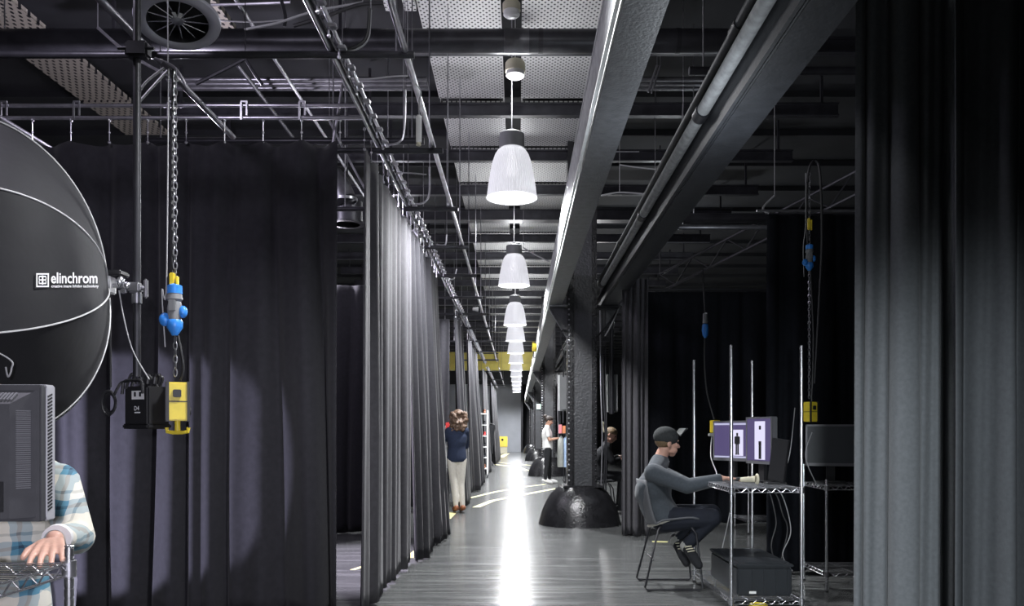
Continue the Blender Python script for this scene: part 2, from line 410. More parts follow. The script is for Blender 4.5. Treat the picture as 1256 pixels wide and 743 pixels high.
# ---------------------------------------------------------------- columns with footings, and the two girders
def column(Y, label):
    X = .935; t = thing('steel_column', (X, Y, 0), label, 'column', 'columns along the aisle')
    prof = [(0, .53), (.30, .53), (.335, .50), (.40, .44), (.47, .33), (.53, .2), (.565, .07), (.585, .0)]
    part('footing', MB().lathe(prof, (X-.06, Y, 0), n=48), M['black_gloss'], t, label='glossy black domed footing')
    mb = MB().box((X-.02, Y-.10, 3.15), (.25, .14, 5.24)); part('shaft', mb, M['column'], t)
    for sx in (-1, 1):
        fx = X-.205 if sx < 0 else X+.13
        mb = MB().box((fx, Y, 3.15), (.07, .36, 5.24)); mb.box((fx-sx*.045, Y, 3.15), (.03, .30, 5.24))
        part('flange', mb, M['black_gloss'], t)
        mb = MB()
        for k in range(36):
            z = .62+k*.072
            mb.ball((fx+sx*.018, Y-.185, z), (.014, .012, .014), seg=8)
        part('rivet_row', mb, M['tube'] if sx < 0 else M['black_metal'], t)
        # bracket carrying a girder
        x0 = X-.235 if sx < 0 else X+.165; x1 = X+sx*.50
        mb = MB().prism([(x0, 2.62), (x1-sx*.01, 3.03), (x1, 3.06), (x0, 3.06)], 'y', Y-.05, Y+.05)
        part('bracket', mb, M['column'], t)
        mb = MB().tube([(x0, Y-.06, 2.60), (x1, Y-.06, 3.03)], .012, 8); mb.box(((x0+x1)/2, Y, 3.05), (abs(x1-x0), .30, .02))
        part('bracket_edge', mb, M['steel'] if sx < 0 else M['black_metal'], t)
    # base plate on the footing
    part('base_plate', MB().box((X-.02, Y, .535), (.56, .52, .03), bev=.008), M['black_gloss'], t)
    # cable runs and the grey cabinet strapped to both sides
    for k, dx in enumerate((.25, .285, .32)):
        mb = MB().tube(bez([(X+dx-.02, Y-.05, .35), (X+dx+.01*math.sin(k*2), Y-.06, 1.2), (X+dx-.02, Y-.05, 2.0), (X+dx-.03, Y-.05, 3.0)]), .011, 6)
        part('conduit', mb, M['black_metal'] if k else M['tube'], t)
    mb = MB().tube([(X+.40, Y+.1, 1.55), (X+.40, Y+.1, 2.9)], .035, 10); part('conduit', mb, M['black_metal'], t)
    return t
for Y, lb in ((11.5, 'nearest black steel column standing on a glossy domed footing in mid-aisle'),
              (23.9, 'second black steel column, behind the woman in the white T-shirt'),
              (36.3, 'third black steel column with domed footing, deep down the aisle'),
              (48.7, 'farthest black steel column with domed footing, near the end wall')): column(Y, lb)
def cabinet(x0, x1, Y, z0, z1, label):
    cx = (x0+x1)/2; t = thing('electrical_cabinet', (cx, Y, z0), label, 'cabinet')
    part('housing', MB().box((cx, Y+.06, (z0+z1)/2), (x1-x0, .16, z1-z0), bev=.006), M['socket'], t)
    part('door', MB().box((cx+.012, Y-.028, (z0+z1)/2), (x1-x0-.03, .02, z1-z0-.03), bev=.003), M['socket'], t)
    part('lit_side_strip', MB().box((x0-.012, Y+.0, (z0+z1)/2), (.022, .08, z1-z0)), M['flange'], t)  # added strip, its pale colour stands for the lit cabinet side
cabinet(.61, .725, 11.85, 1.60, 2.12, 'slim grey electrical cabinet on the left side of the nearest column')
cabinet(1.30, 1.44, 11.75, 1.58, 2.12, 'slim grey electrical cabinet on the right side of the nearest column')

def girder(x0, x1, label, side, soffit, lip):
    t = thing('crane_girder', ((x0+x1)/2, 24, 3.06), label, 'girder')
    L0, L1 = 1.0, 50
    part('web', MB().box(((x0+x1)/2, 25.5, 3.31), (x1-x0-.002, L1-L0, .36)), side, t)
    part('bottom_flange', MB().box(((x0+x1)/2, 25.5, 3.075), (x1-x0, L1-L0, .03)), soffit, t)
    part('edge_angle', MB().box((x0-.004, 25.5, 3.10), (.008, L1-L0, .06)).box((x0-.022, 25.5, 3.078), (.02, L1-L0, .012)), lip, t, label='edge angle with lamp light put into its pale colour' if lip is M['flange'] else None)
    mb = MB()
    part('top_flange', MB().box(((x0+x1)/2, 25.5, 3.485), (x1-x0+.004, L1-L0, .03)), side, t)
    return t
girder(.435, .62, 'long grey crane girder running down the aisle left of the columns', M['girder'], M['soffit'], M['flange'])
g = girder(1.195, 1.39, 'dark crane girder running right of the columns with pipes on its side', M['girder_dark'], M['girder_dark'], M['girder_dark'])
def ypipe(x, z, y0, y1, r, m, label, joints=(), name='ceiling_pipe', cat='pipe', group=None):
    t = thing(name, (x, y0, z), label, cat, group)
    part('tube', MB().cyl((x, y0, z), (x, y1, z), r, 16), m, t)
    for j in joints: part('coupling', MB().cyl((x, j-.06, z), (x, j+.06, z), r*1.22, 16), M['steel'] if m is M['tube'] else M['black_metal'], t)
    return t
ypipe(1.150, 3.29, 1.2, 48, .040, M['girder'], 'thick dark pipe clipped low along the side of the right girder', (3.6, 5.1, 7.5, 11, 15))
ypipe(1.158, 3.425, 1.2, 48, .030, M['girder_dark'], 'thinner dark pipe above it along the side of the right girder', (4.3, 9.2))

# crane bridge
t = thing('crane_bridge', (-3, 36.1, 4.0), 'yellow crane bridge beam spanning the aisle high behind the pendant lamps', 'crane')
part('main_beam', MB().box((-2.4, 36.1, 4.54), (6.6, .30, .52)), M['yellow_paint'], t)
part('lower_beam', MB().box((-2.4, 36.0, 4.13), (6.6, .40, .27)), M['yellow_paint'], t)
part('conductor_bar', MB().box((-1.5, 35.75, 4.72), (1.3, .03, .04)).box((-1.5, 35.75, 4.45), (1.3, .03, .04)).box((-.9, 35.82, 4.6), (.04, .2, .3)), M['black_metal'], t)
part('end_plate', MB().box((.92, 36.05, 4.3), (.06, .6, .7)), M['yellow_paint'], t)
part('hanger', MB().box((-4, 36.1, 5.3), (.1, .2, 1.0)).box((.7, 36.1, 5.3), (.1, .2, 1.0)), M['yellow_paint'], t)
t = thing('festoon_trolley', (.42, 15.9, 3.05), 'small yellow hoist trolley box on the edge of the left girder', 'trolley')
part('box', MB().box((.36, 17.4, 3.09), (.09, .12, .17), bev=.01), M['yellow'], t)
part('hook', MB().tube(bez([(.36, 17.4, 3.0), (.33, 17.4, 2.93), (.36, 17.4, 2.88), (.39, 17.4, 2.93)]), .012, 6), M['steel'], t)

# ---------------------------------------------------------------- curtain tracks, cross pipes
def track(X, z, y0, y1, label, carriers, r=.016):
    t = thing('curtain_track', (X, y0, z), label, 'curtain track')
    part('tube', MB().cyl((X, y0, z), (X, y1, z), r, 12), M['tube'], t)
    if carriers:
        part('tube', MB().cyl((X+.052, y0, z+.035), (X+.052, y1, z+.035), r*.75, 10), M['tube'], t)
        part('rail', MB().box((X+.026, (y0+y1)/2, z+.0), (.012, y1-y0, .02)), M['black_metal'], t)
        base = None
        n = min(98, int((y1-y0)/.17))
        for k in range(n):
            y = y0+.1+k*(y1-y0-.2)/max(1, n-1)
            if base is None:
                mb = MB().box((0, 0, 0), (.045, .05, .02), bev=.004).cyl((-.018, 0, .01), (-.018, 0, -.05), .006, 6).ball((-.018, 0, -.05), .011, seg=6)
                base = part('carrier', mb, M['tube'], t, world=False)
                base.location = (.075, y-y0, -.01)
            else:
                c = base.copy(); C.objects.link(c); c.parent = t; c.location = (.075, y-y0, -.01)
    return t
track(-1.05, 3.44, 1.5, 25.4, 'long silver curtain track with rows of carriers above the aisle drapes', True)
track(-1.05, 3.44, 27.2, 40, 'far silver curtain track beyond the break in the first run', True)
track(-.63, 3.43, 1.5, 24.8, 'plain silver rail nearest the pendant lamps, right of the curtain track', False, .018)
track(-.63, 3.43, 27.2, 38, 'plain silver rail beyond the break in the first run', False, .018)
track(-2.06, 3.43, 1.5, 5.9, 'bright silver rail running over the round fan to the left drape', False, .020)
track(-3.52, 3.43, 4.0, 6.9, 'short bright rail at far left above the black octagonal softbox', False, .020)
mb = None
ypipe(-2.35, 4.9, 5, 13, .018, M['tube'], 'thin silver conduit high under the ceiling left of the curtain track')
ypipe(-2.75, 4.9, 8, 12, .022, M['pipe'], 'dark conduit high under the ceiling behind the horizontal duct')

def cross(Y, x0, x1, z, r, m, label, group=None, hang=True, name='cross_pipe'):
    t = thing(name, ((x0+x1)/2, Y, z), label, 'pipe', group)
    part('tube', MB().cyl((x0, Y, z), (x1, Y, z), r, 14), m, t)
    if hang:
        mb = MB()
        for x in (x0+.12, x1-.10): mb.cyl((x, Y, z), (x, Y, 5.75), .006, 6)
        part('hanger_rod', mb, M['steel'], t)
    return t
cross(4.57, -4.6, -.58, 3.41, .020, M['pipe'], 'dark horizontal pipe carrying the rails just under the big duct')
for Y, x0 in ((6.1, -1.5), (7.7, -1.75), (9.3, -1.6), (11.0, -1.6), (12.8, -1.6), (14.6, -1.6), (16.6, -1.6), (19, -1.6), (21.5, -1.6), (24, -1.6), (28.5, -1.6), (33, -1.6), (37, -1.6)):
    nx = globals().get('nx', -1)+1
    cross(Y, x0, -.56, 3.40, .022, M['pipe'], 'short dark cross pipe joining the two rails above the aisle drapes, %s from the camera' % ORD[nx], 'cross pipes between the rails')
part_edge = cross(6.8, -3.1, -.78, 3.72, .03, M['pipe'], 'dark pipe end crossing behind the white tube lamp')
# big round ducts across the hall
t = thing('round_duct', (-2, 7.15, 4.7), 'big dark round duct crossing the whole ceiling below the panels', 'duct')
part('tube', MB().cyl((-6.5, 7.15, 4.72), (1.85, 7.15, 4.72), .102, 28), M['pipe'], t)
for x in (-4.9, -3.2, -1.5, .2, 1.4): part('collar', MB().cyl((x-.02, 7.15, 4.72), (x+.02, 7.15, 4.72), .106, 28), M['black_metal'], t)
part('foil_wrap', MB().cyl((-.12, 7.15, 4.72), (.10, 7.15, 4.72), .1045, 28), M['silver_duct'], t)
mb = MB()
for x in (-4.5, -2.4, 1.2): mb.cyl((x, 7.15, 4.8), (x, 7.15, 5.8), .006, 6)
part('hanger_rod', mb, M['steel'], t)
def bundle(x0, x1, Y, z, label):
    t = thing('conduit_bundle', ((x0+x1)/2, Y, z), label, 'pipe')
    for k in range(6): part('conduit', MB().cyl((x0+random.uniform(-.05, .05), Y+k*.055, z+(k % 2)*.012), (x1, Y+k*.055, z+(k % 2)*.012), .022, 12), M['silver_duct'], t)
bundle(-3.75, -.98, 8.75, 5.08, 'bundle of parallel silver conduits crossing behind the left curtain track')
bundle(1.32, 2.15, 8.75, 5.08, 'bundle of parallel silver conduits between the two crane girders')

# ---------------------------------------------------------------- pendant lamps
def pendant():
    t = thing('pendant_lamp', (0, 0, 0), '', 'pendant lamp', 'bell pendant lamps hung down the aisle')
    R = .25
    prof = [(.112, .50), (.116, .475), (.140, .463), (.165, .425), (.190, .355), (.212, .255), (.229, .155), (.241, .065), (.249, .0), (.254, -.005), (.243, .0), (.234, .065), (.221, .155), (.204, .255), (.182, .35), (.157, .415), (.132, .45), (.11, .465)]
    part('shade', MB().lathe(prof, n=48), M['shade'], t, world=False)
    part('housing', MB().lathe([(0, .64), (.10, .64), (.122, .625), (.125, .60), (.125, .485), (0, .485)], n=32), M['socket'], t, world=False, label='grey cylindrical gear housing')
    part('bulb', MB().lathe([(0, .47), (.03, .46), (.035, .40), (.06, .32), (.062, .28), (.04, .23), (0, .215)], n=20), M['bulb'], t, world=False)
    part('cable', MB().cyl((0, 0, .64), (0, 0, 2.16), .005, 6).lathe([(0, .68), (.03, .675), (.03, .64)], n=12), M['cable_grey'], t, world=False)
    return t
ys = [8.06, 12.9, 17.7, 20.8, 24.1, 27.6, 31, 34.4, 37.8, 41.15, 44.8, 48.2]
words = ['nearest bell-shaped pendant lamp, largest of the glowing row', 'second glowing bell pendant lamp, counted from the camera', 'third glowing bell pendant lamp, counted from the camera',
         'fourth glowing bell pendant lamp, just below the third', 'fifth glowing bell pendant lamp in the overlapping stack', 'sixth glowing bell pendant lamp, overlapping the yellow crane bridge']
pl = pendant()
for i, y in enumerate(ys):
    x = -.058-.01*min(i, 3)*0
    lb = words[i] if i < 6 else 'small far glowing bell pendant lamp in the overlapping stack, %s from the camera' % ORD[i]
    z = 3.61
    if i == 0: pl.location = (x, y, z); pl['label'] = lb
    else: dup(pl, (x, y, z), lb)
    l = lamp('pendant_glow', 'SPOT', (x, y, z+.0), 560, (.96, .97, 1.0), .10, (x, y, 0), 2.9, .5, .055)
    lamp('pendant_uplight', 'POINT', (x, y, z+.95), 30, (.96, .97, 1.0), .15)
for y in (-1.8, 3.2):
    lamp('pendant_glow', 'SPOT', (-.06, y, 3.7), 330, (.96, .97, 1.0), .16, (-.06, y, 0), 2.5, .6)
    lamp('pendant_uplight', 'POINT', (-.06, y, 4.5), 26, (.96, .97, 1.0), .15)
# small round luminaires in the service gap
def puck(px, py, Y, s, label, wire):
    p = at(px, py, Y); t = thing('ceiling_sensor', p, label, 'ceiling sensor')
    part('body', MB().lathe([(0, .09*s), (.07*s, .09*s), (.085*s, .07*s), (.085*s, 0), (0, 0)], p, n=24), M['cream'], t)
    part('diffuser', MB().lathe([(.078*s, 0), (.078*s, -.035*s), (.06*s, -.05*s), (0, -.055*s)], p, n=24), M['white'], t)
    if wire: part('wire', MB().cyl(p+Vector((0, 0, .09*s)), (p.x, p.y, 5.78), .005, 6), M['cable_grey'], t)
puck(632, 88, 8.0, 1.15, 'round cream luminaire hung in the service gap above the nearest pendant', True)
puck(627.5, 14, 6.6, .85, 'small white smoke detector at the top of the frame in the service gap', True)
# white hanging tube lamp
p0 = at(514, 141, 5.0); p1 = at(513.5, 176, 5.0)
t = thing('hanging_tube_lamp', p1, 'short white tube lamp hanging from a cable beside the rails', 'tube lamp')
part('tube', MB().box((p0+p1)/2, (.034, .028, (p0-p1).length), bev=.008), M['white'], t)
part('end_cap', MB().cyl(p1-Vector((0, 0, .012)), p1+Vector((0, 0, .004)), .015, 12), M['cream'], t)
part('cord', MB().tube(bez([p0, p0+Vector((.0, 0, .08)), at(516, 112, 5.0), at(508, 100, 4.95)]), .005, 6), M['cable_grey'], t)

# ---------------------------------------------------------------- curtains
def drape(name, path, ztop, zbot, waves, amp, m, label, seed=0, hem=None, sag=0, hooks=0, nz=26, per=14, pinch=.55, group=None, flare=1.0, pipe_z=None, cat='curtain', toplean=(0, 0)):
    rnd = random.Random(seed); pts = [Vector((*p, 0)) for p in path]
    seg = [(pts[i+1]-pts[i]).length for i in range(len(pts)-1)]; tot = sum(seg)
    def pos(s):
        d = s*tot
        for i, L in enumerate(seg):
            if d <= L or i == len(seg)-1:
                return pts[i].lerp(pts[i+1], min(1, d/L)), (pts[i+1]-pts[i]).normalized()
            d -= L
    N = int(waves*per); ph = [rnd.uniform(0, 6.28) for _ in range(8)]
    hemv = Vector((*(hem or (0, 0)), 0))
    bm = bmesh.new(); grid = []
    wid = [rnd.uniform(.6, 1.5) for _ in range(int(waves)+4)]
    for j in range(nz+1):
        v = j/nz; row = []                       # v: 0 at the top, 1 at the hem
        a = amp*(pinch+(1-pinch)*min(1, v*1.6))*(1+(flare-1)*v)
        for i in range(N+1):
            u = i/N; P, d = pos(u); n = Vector((-d.y, d.x, 0))
            uu = u+.012*math.sin(6.28*u*2.3+ph[0]+v*1.4)+.006*math.sin(6.28*u*5+ph[1]-v*2.4)
            w1 = uu*waves*2*PI
            am = .65+.35*math.sin(6.28*uu*waves*.23+ph[2])+.25*math.sin(6.28*uu*waves*.61+ph[3]+v*1.2)
            off = math.sin(w1+ph[4])*am+.28*math.sin(2*w1+ph[5]+v)+.22*math.sin(w1*.37+ph[6]+v*.9)
            sd = .35*math.cos(w1+ph[4])*am*a
            q = P+n*(off*a)+d*sd+hemv*(v**1.3)
            z = ztop+(zbot-ztop)*v
            if sag:
                z -= (1-v)**14*sag*abs(math.sin(PI*u*sag_n))
            z += v**10*.012*math.sin(w1*.5+ph[7])
            row.append(bm.verts.new((q.x, q.y, z)))
        grid.append(row)
    for j in range(nz):
        for i in range(N): bm.faces.new((grid[j][i], grid[j][i+1], grid[j+1][i+1], grid[j+1][i]))
    return bm
sag_n = 10
def curtain(label, path, ztop, zbot, waves, amp, m, seed=0, hem=None, sag=0, pipe=None, hook_n=0, track_z=None, group=None, **k):
    bm = drape('c', path, ztop, zbot, waves, amp, m, label, seed, hem, sag, **k)
    c = Vector((*path[0], 0)).lerp(Vector((*path[-1], 0)), .5)
    t = thing('drape', (c.x, c.y, zbot), label, 'curtain', group)
    o = finish('cloth', bm, m, t, True, 80)
    mod = o.modifiers.new('s', 'SOLIDIFY'); mod.thickness = .006; mod.offset = 0
    apply_mods(o)
    # hem seam and head tape
    if hook_n:
        P0 = Vector((*path[0], 0)); P1 = Vector((*path[-1], 0))
        base = None
        for i in range(hook_n+1):
            P = P0.lerp(P1, i/hook_n); L = track_z-ztop
            mb = MB().cyl((0, 0, 0), (0, 0, L), .0035, 5).ball((0, 0, L), (.010, .014, .014), seg=8).ball((0, 0, L*.45), (.009, .006, .010), seg=6).ball((0, 0, .0), (.012, .010, .012), seg=6)
            if base is None:
                base = part('hook', mb, M['tube'], t, world=False); base.location = Vector((P.x, P.y, ztop-.01))-t.location
            else:
                h = base.copy(); C.objects.link(h); h.parent = t; h.location = Vector((P.x, P.y, ztop-.01))-t.location
    return t
# big left drape, parallel to the picture
sag_n = 15
curtain('wide black drape across the left half, hung on hooks from two pipes', [(-5.2, 5.62), (-1.225, 5.62)], 3.30, .03, 13, .07, M['drape'], 3, hook_n=15, track_z=3.455, sag=.035, flare=1.3, per=20)
for z, r, lb in ((3.46, .013, 'lower of the two slim pipes above the wide left drape'), (3.545, .013, 'upper of the two slim pipes above the wide left drape')):
    single('curtain_pipe', MB().cyl((-5.4, 5.62, z), (-1.07, 5.62, z), r, 10), M['tube'], lb, 'pipe')
brk = None
for nb, x in enumerate((-4.55, -4.05, -3.55, -3.05, -2.4, -1.9, -1.5)):
    mb = MB().box((x, 5.60, 3.50), (.012, .01, .12)).box((x+.02, 5.60, 3.565), (.045, .012, .010)).box((x+.038, 5.60, 3.515), (.010, .01, .09))
    o = single('pipe_bracket', mb, M['steel'], 'small h-shaped bracket joining the two pipes above the left drape, %s from the left' % ORD[nb], 'bracket', 'brackets on the two curtain pipes')
# aisle drapes on the long track
sag_n = 6
A = dict(flare=1.5, per=12)
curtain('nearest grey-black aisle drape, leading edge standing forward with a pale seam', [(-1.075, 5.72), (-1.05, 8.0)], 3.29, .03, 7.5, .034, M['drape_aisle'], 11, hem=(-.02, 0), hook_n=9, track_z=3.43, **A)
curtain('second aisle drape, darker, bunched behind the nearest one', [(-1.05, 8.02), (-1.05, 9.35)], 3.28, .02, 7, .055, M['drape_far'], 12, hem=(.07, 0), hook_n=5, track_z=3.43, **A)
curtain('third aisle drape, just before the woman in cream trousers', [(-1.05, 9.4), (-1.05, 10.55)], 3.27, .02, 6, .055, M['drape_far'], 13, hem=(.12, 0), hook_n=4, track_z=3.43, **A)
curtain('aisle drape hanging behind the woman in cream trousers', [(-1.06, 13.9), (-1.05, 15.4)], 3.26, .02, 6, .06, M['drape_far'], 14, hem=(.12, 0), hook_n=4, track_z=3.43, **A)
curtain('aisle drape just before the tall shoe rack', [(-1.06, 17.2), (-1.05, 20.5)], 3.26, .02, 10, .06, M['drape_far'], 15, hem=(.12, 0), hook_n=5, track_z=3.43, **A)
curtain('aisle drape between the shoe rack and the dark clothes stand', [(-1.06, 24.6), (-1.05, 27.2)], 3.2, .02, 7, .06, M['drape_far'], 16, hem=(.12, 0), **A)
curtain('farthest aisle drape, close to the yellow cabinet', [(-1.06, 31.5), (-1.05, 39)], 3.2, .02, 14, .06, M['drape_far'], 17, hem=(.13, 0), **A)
curtain('black drape seen through the slot beside the wide left drape', [(-4.6, 10.4), (-1.5, 10.4)], 3.16, .02, 11, .05, M['drape'], 18, flare=1.2)
curtain('black drape behind the gap where the woman stands', [(-3.4, 13.6), (-1.15, 13.8)], 3.2, .02, 9, .05, M['drape'], 19)
# right side
curtain('grey-black drape gathered right of the nearest column', [(1.30, 10.15), (1.62, 10.15)], 3.2, .02, 4.5, .05, M['drape_aisle'], 21, flare=1.4, per=16)
curtain('deep black backdrop behind the seated man in the cap', [(1.60, 11.4), (4.4, 11.4)], 3.25, .02, 9, .035, M['drape_dark'], 22)
curtain('tall deep black drape behind the monitors and shelving', [(2.30, 7.5), (5.2, 7.5)], 3.29, .03, 11, .045, M['drape_dark'], 23, hem=(-.02, 0))
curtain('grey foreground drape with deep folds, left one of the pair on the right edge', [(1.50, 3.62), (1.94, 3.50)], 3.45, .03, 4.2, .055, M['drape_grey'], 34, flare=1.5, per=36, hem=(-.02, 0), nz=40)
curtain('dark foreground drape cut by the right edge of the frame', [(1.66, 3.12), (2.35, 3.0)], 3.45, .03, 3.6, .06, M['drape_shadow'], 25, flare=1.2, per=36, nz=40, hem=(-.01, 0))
single('curtain_pipe', MB().cyl((1.3, 3.68, 3.5), (3.6, 3.2, 3.5), .02, 12), M['black_metal'], 'dark pipe above the foreground drapes on the right', 'pipe')
single('curtain_pipe', MB().cyl((2.2, 7.5, 3.33), (5.3, 7.5, 3.33), .012, 10), M['tube'], 'thin bright pipe above the tall black drape on the right', 'pipe')
single('curtain_pipe', MB().cyl((1.5, 11.45, 3.29), (5, 11.45, 3.29), .02, 10), M['black_metal'], 'dark pipe above the far black backdrop on the right', 'pipe')
cross(8.9, 1.8, 5.2, 3.62, .06, M['pipe'], 'dark horizontal duct above the far black backdrop on the right', name='cross_duct')
cross(10.2, 1.6, 5.2, 3.85, .03, M['silver_duct'], 'thin grey pipe above the far black backdrop on the right')
cross(6.9, 1.45, 5.2, 4.35, .035, M['pipe'], 'upper dark pipe across the right bay', name='cross_duct')
# lattice truss in the right bay
t = thing('lattice_truss', (3.2, 12.4, 3.3), 'dark lattice truss sloping across the right bay behind the chains', 'truss')
a0 = Vector((2.2, 12.6, 3.45)); a1 = Vector((4.9, 9.0, 4.5)); up = Vector((0, 0, .28))
part('chord', MB().cyl(a0, a1, .022, 8), M['black_metal'], t); part('chord', MB().cyl(a0+up, a1+up, .022, 8), M['black_metal'], t)
mb = MB(); n = 14
for k in range(n):
    q0 = a0.lerp(a1, k/n); q1 = a0.lerp(a1, (k+1)/n)
    mb.cyl(q0 if k % 2 else q0+up, q1+up if k % 2 else q1, .011, 6)
mb.cyl(a0+up, (a0.x, a0.y, 5.72), .01, 6).cyl(a1+up, (a1.x, a1.y, 5.72), .01, 6)
part('bracing', mb, M['black_metal'], t)

# ---------------------------------------------------------------- floor tape
def tape(pts, wd, label, group=None):
    mb = MB(); vs = []; fs = []
    P = [Vector((x, y, .0015)) for x, y in pts]
    for i, p in enumerate(P):
        d = (P[min(i+1, len(P)-1)]-P[max(i-1, 0)]).normalized(); n = Vector((-d.y, d.x, 0))*wd/2
        for z in (.0005, .0035): vs += [(p.x+n.x, p.y+n.y, z), (p.x-n.x, p.y-n.y, z)]
    for i in range(len(P)-1):
        a = i*4; b = a+4
        fs += [(a+2, a+3, b+3, b+2), (a, b, b+1, a+1), (a, a+2, b+2, b), (a+1, b+1, b+3, a+3)]
    fs += [(0, 1, 3, 2), (len(vs)-4, len(vs)-2, len(vs)-1, len(vs)-3)]
    mb._new(vs, fs)
    return single('floor_tape', mb, M['tape'], label, 'floor tape', group)
def fl(px, py): Y = 1300/(py-529); return ((px-635)/1000*Y, Y)
tape([fl(584, 622), fl(604, 614), fl(645, 606), fl(682, 599)], .13, 'wide pale yellow tape line running to the feet of the woman in white')
tape([fl(577, 610.5), fl(608, 603), fl(640, 597.5), fl(668, 593.8)], .09, 'thinner pale yellow tape line just behind the wide one')
tape([fl(607, 569.5), fl(636, 573), fl(646, 577)], .16, 'pale tape line bending near the second column footing')
tape([fl(612, 567), fl(650, 570.5)], .12, 'faint tape line behind the bent one, far down the aisle')
tape([fl(503, 684), fl(514, 676)], .13, 'yellow tape corner peeking out under the second aisle drape')
tape([fl(548, 636), fl(556, 628)], .12, 'yellow tape mark beside the woman in cream trousers')
tape([fl(432, 699), fl(445, 695)], .05, 'short pale tape mark on the floor inside the slot at left')
tape([fl(800, 664), fl(819, 664.5)], .10, 'pale yellow tape strip on the floor under the wire chair')
tape([fl(614, 561), fl(622, 556)], .3, 'small tape patch in front of the yellow cabinet')

# ---------------------------------------------------------------- people
def capsule_chain(mb, pts, rs):
    for i in range(len(pts)-1): mb.cap(pts[i], rs[i], pts[i+1], rs[i+1])
def remeshed(name, mb, m, parent, vox, smooth_it=3):
    o = finish(name, mb.bm, m, parent, True, 0)
    md = o.modifiers.new('r', 'REMESH'); md.mode = 'VOXEL'; md.voxel_size = vox; md.use_smooth_shade = True
    if smooth_it: s = o.modifiers.new('s', 'SMOOTH'); s.factor = .5; s.iterations = smooth_it
    apply_mods(o); 
    if not o.data.materials: o.data.materials.append(m)
    for p in o.data.polygons: p.use_smooth = True
    return o
def hand(mb, w, d, nrm, side, curl=.35, s=1.0, spread=1.0):
    # w wrist, d pointing to the fingers, nrm out of the back of the hand, side towards the thumb
    d = Vector(d).normalized(); nrm = Vector(nrm); nrm = (nrm-d*nrm.dot(d)).normalized(); side = Vector(side); side = (side-d*side.dot(d)-nrm*side.dot(nrm)).normalized()
    w = Vector(w)
    for k in range(4):
        o = (.030-.020*k)*s
        base = w+d*.088*s*(1-.03*abs(k-1))+side*o
        mb.cap(w+d*.012*s+side*o*.62, .014*s, base, .0105*s)
        L = (.042, .048, .044, .034)[k]*s; p = base; cur = d; ang = curl*(.7+.1*k)
        f = d+side*(.10-.07*k)*spread
        for j, r in enumerate((.0094, .0086, .0078)):
            a = ang*(j*.9+.35)
            cur = (f.normalized()*math.cos(a)-nrm*math.sin(a)).normalized()
            q = p+cur*L*(1, .62, .5)[j]
            mb.cap(p, r*s*1.05, q, r*s*.94); p = q
    p = w+d*.025*s+side*.028*s
    mb.cap(w+d*.02*s, .016*s, p, .013*s)
    f = (d*.8+side*.75-nrm*.25).normalized(); q = p+f*.042*s; mb.cap(p, .0125*s, q, .0105*s)
    f = (d*.95+side*.25-nrm*.35).normalized(); mb.cap(q, .0105*s, q+f*.032*s, .0088*s)
def head(mb, c, f, up, s=1.0):
    f = Vector(f).normalized(); up = Vector(up); up = (up-f*up.dot(f)).normalized(); r = f.cross(up)
    B = Matrix((r, f, up)).transposed()
    def P(x, y, z): return c+B @ Vector((x*s, y*s, z*s))
    mb.ball(P(0, -.012, .035), (.074*s, .093*s, .085*s), B, 18)
    mb.ball(P(0, .030, -.02), (.060*s, .058*s, .075*s), B, 16)
    mb.ball(P(0, .052, -.085), (.032*s, .032*s, .026*s), B, 12)
    for sx in (-1, 1):
        mb.ball(P(sx*.030, .045, -.055), (.032*s, .040*s, .035*s), B, 12)
        mb.ball(P(sx*.035, .066, -.015), (.022*s, .020*s, .022*s), B, 10)
        mb.ball(P(sx*.074, -.012, -.008), (.010*s, .020*s, .033*s), B, 10)
        mb.ball(P(sx*.028, .080, .028), (.022*s, .010*s, .007*s), B, 10)
    mb.cap(P(0, .086, .015), .009*s, P(0, .108, -.022), .012*s)
    for sx in (-1, 1): mb.ball(P(sx*.012, .098, -.027), (.009*s,)*3, B, 8)
    mb.ball(P(0, .086, -.052), (.024*s, .012*s, .0065*s), B, 10); mb.ball(P(0, .083, -.064), (.020*s, .012*s, .007*s), B, 10)
    return P, B
def torso(mb, J, g):
    sl, sr, hl, hr = J['sl'], J['sr'], J['hl'], J['hr']
    sm = (sl+sr)/2; hm = (hl+hr)/2; side = ((sr-sl)+(hr-hl)).normalized(); up = (sm-hm).normalized(); fw = up.cross(side).normalized()
    L = (sm-hm).length; bow = J.get('bow', 0); W = J.get('tw', J.get('w', 1))
    key = [(-.10, .150, .105), (0, .160, .115), (.2, .148, .110), (.42, .138, .105), (.62, .152, .115), (.80, .168, .113), (.93, .150, .092), (1.02, .105, .070), (1.07, .05, .04)]
    vs = []; fs = []; n = 24; m = 26
    for j in range(m+1):
        t_ = key[0][0]+(key[-1][0]-key[0][0])*j/m
        for q_ in range(len(key)-1):
            if key[q_][0] <= t_ <= key[q_+1][0]+1e-6: break
        f_ = (t_-key[q_][0])/(key[q_+1][0]-key[q_][0]); f_ = f_*f_*(3-2*f_)
        wx = (key[q_][1]*(1-f_)+key[q_+1][1]*f_)*W+g; wy = (key[q_][2]*(1-f_)+key[q_+1][2]*f_)*W+g
        p = hm+(sm-hm)*t_-fw*bow*math.sin(PI*max(0, min(1, t_)))
        wr = .002*math.sin(t_*13)*(g > 0)
        for k in range(n):
            a_ = 2*PI*k/n; vs.append(p+side*math.cos(a_)*(wx+wr)+fw*math.sin(a_)*(wy+wr))
    for j in range(m):
        for k in range(n): fs.append((j*n+k, j*n+(k+1) % n, (j+1)*n+(k+1) % n, (j+1)*n+k))
    fs += [tuple(range(n)), tuple(m*n+k for k in range(n))]
    mb._new(vs, fs)
    return side, fw, up, sm, hm
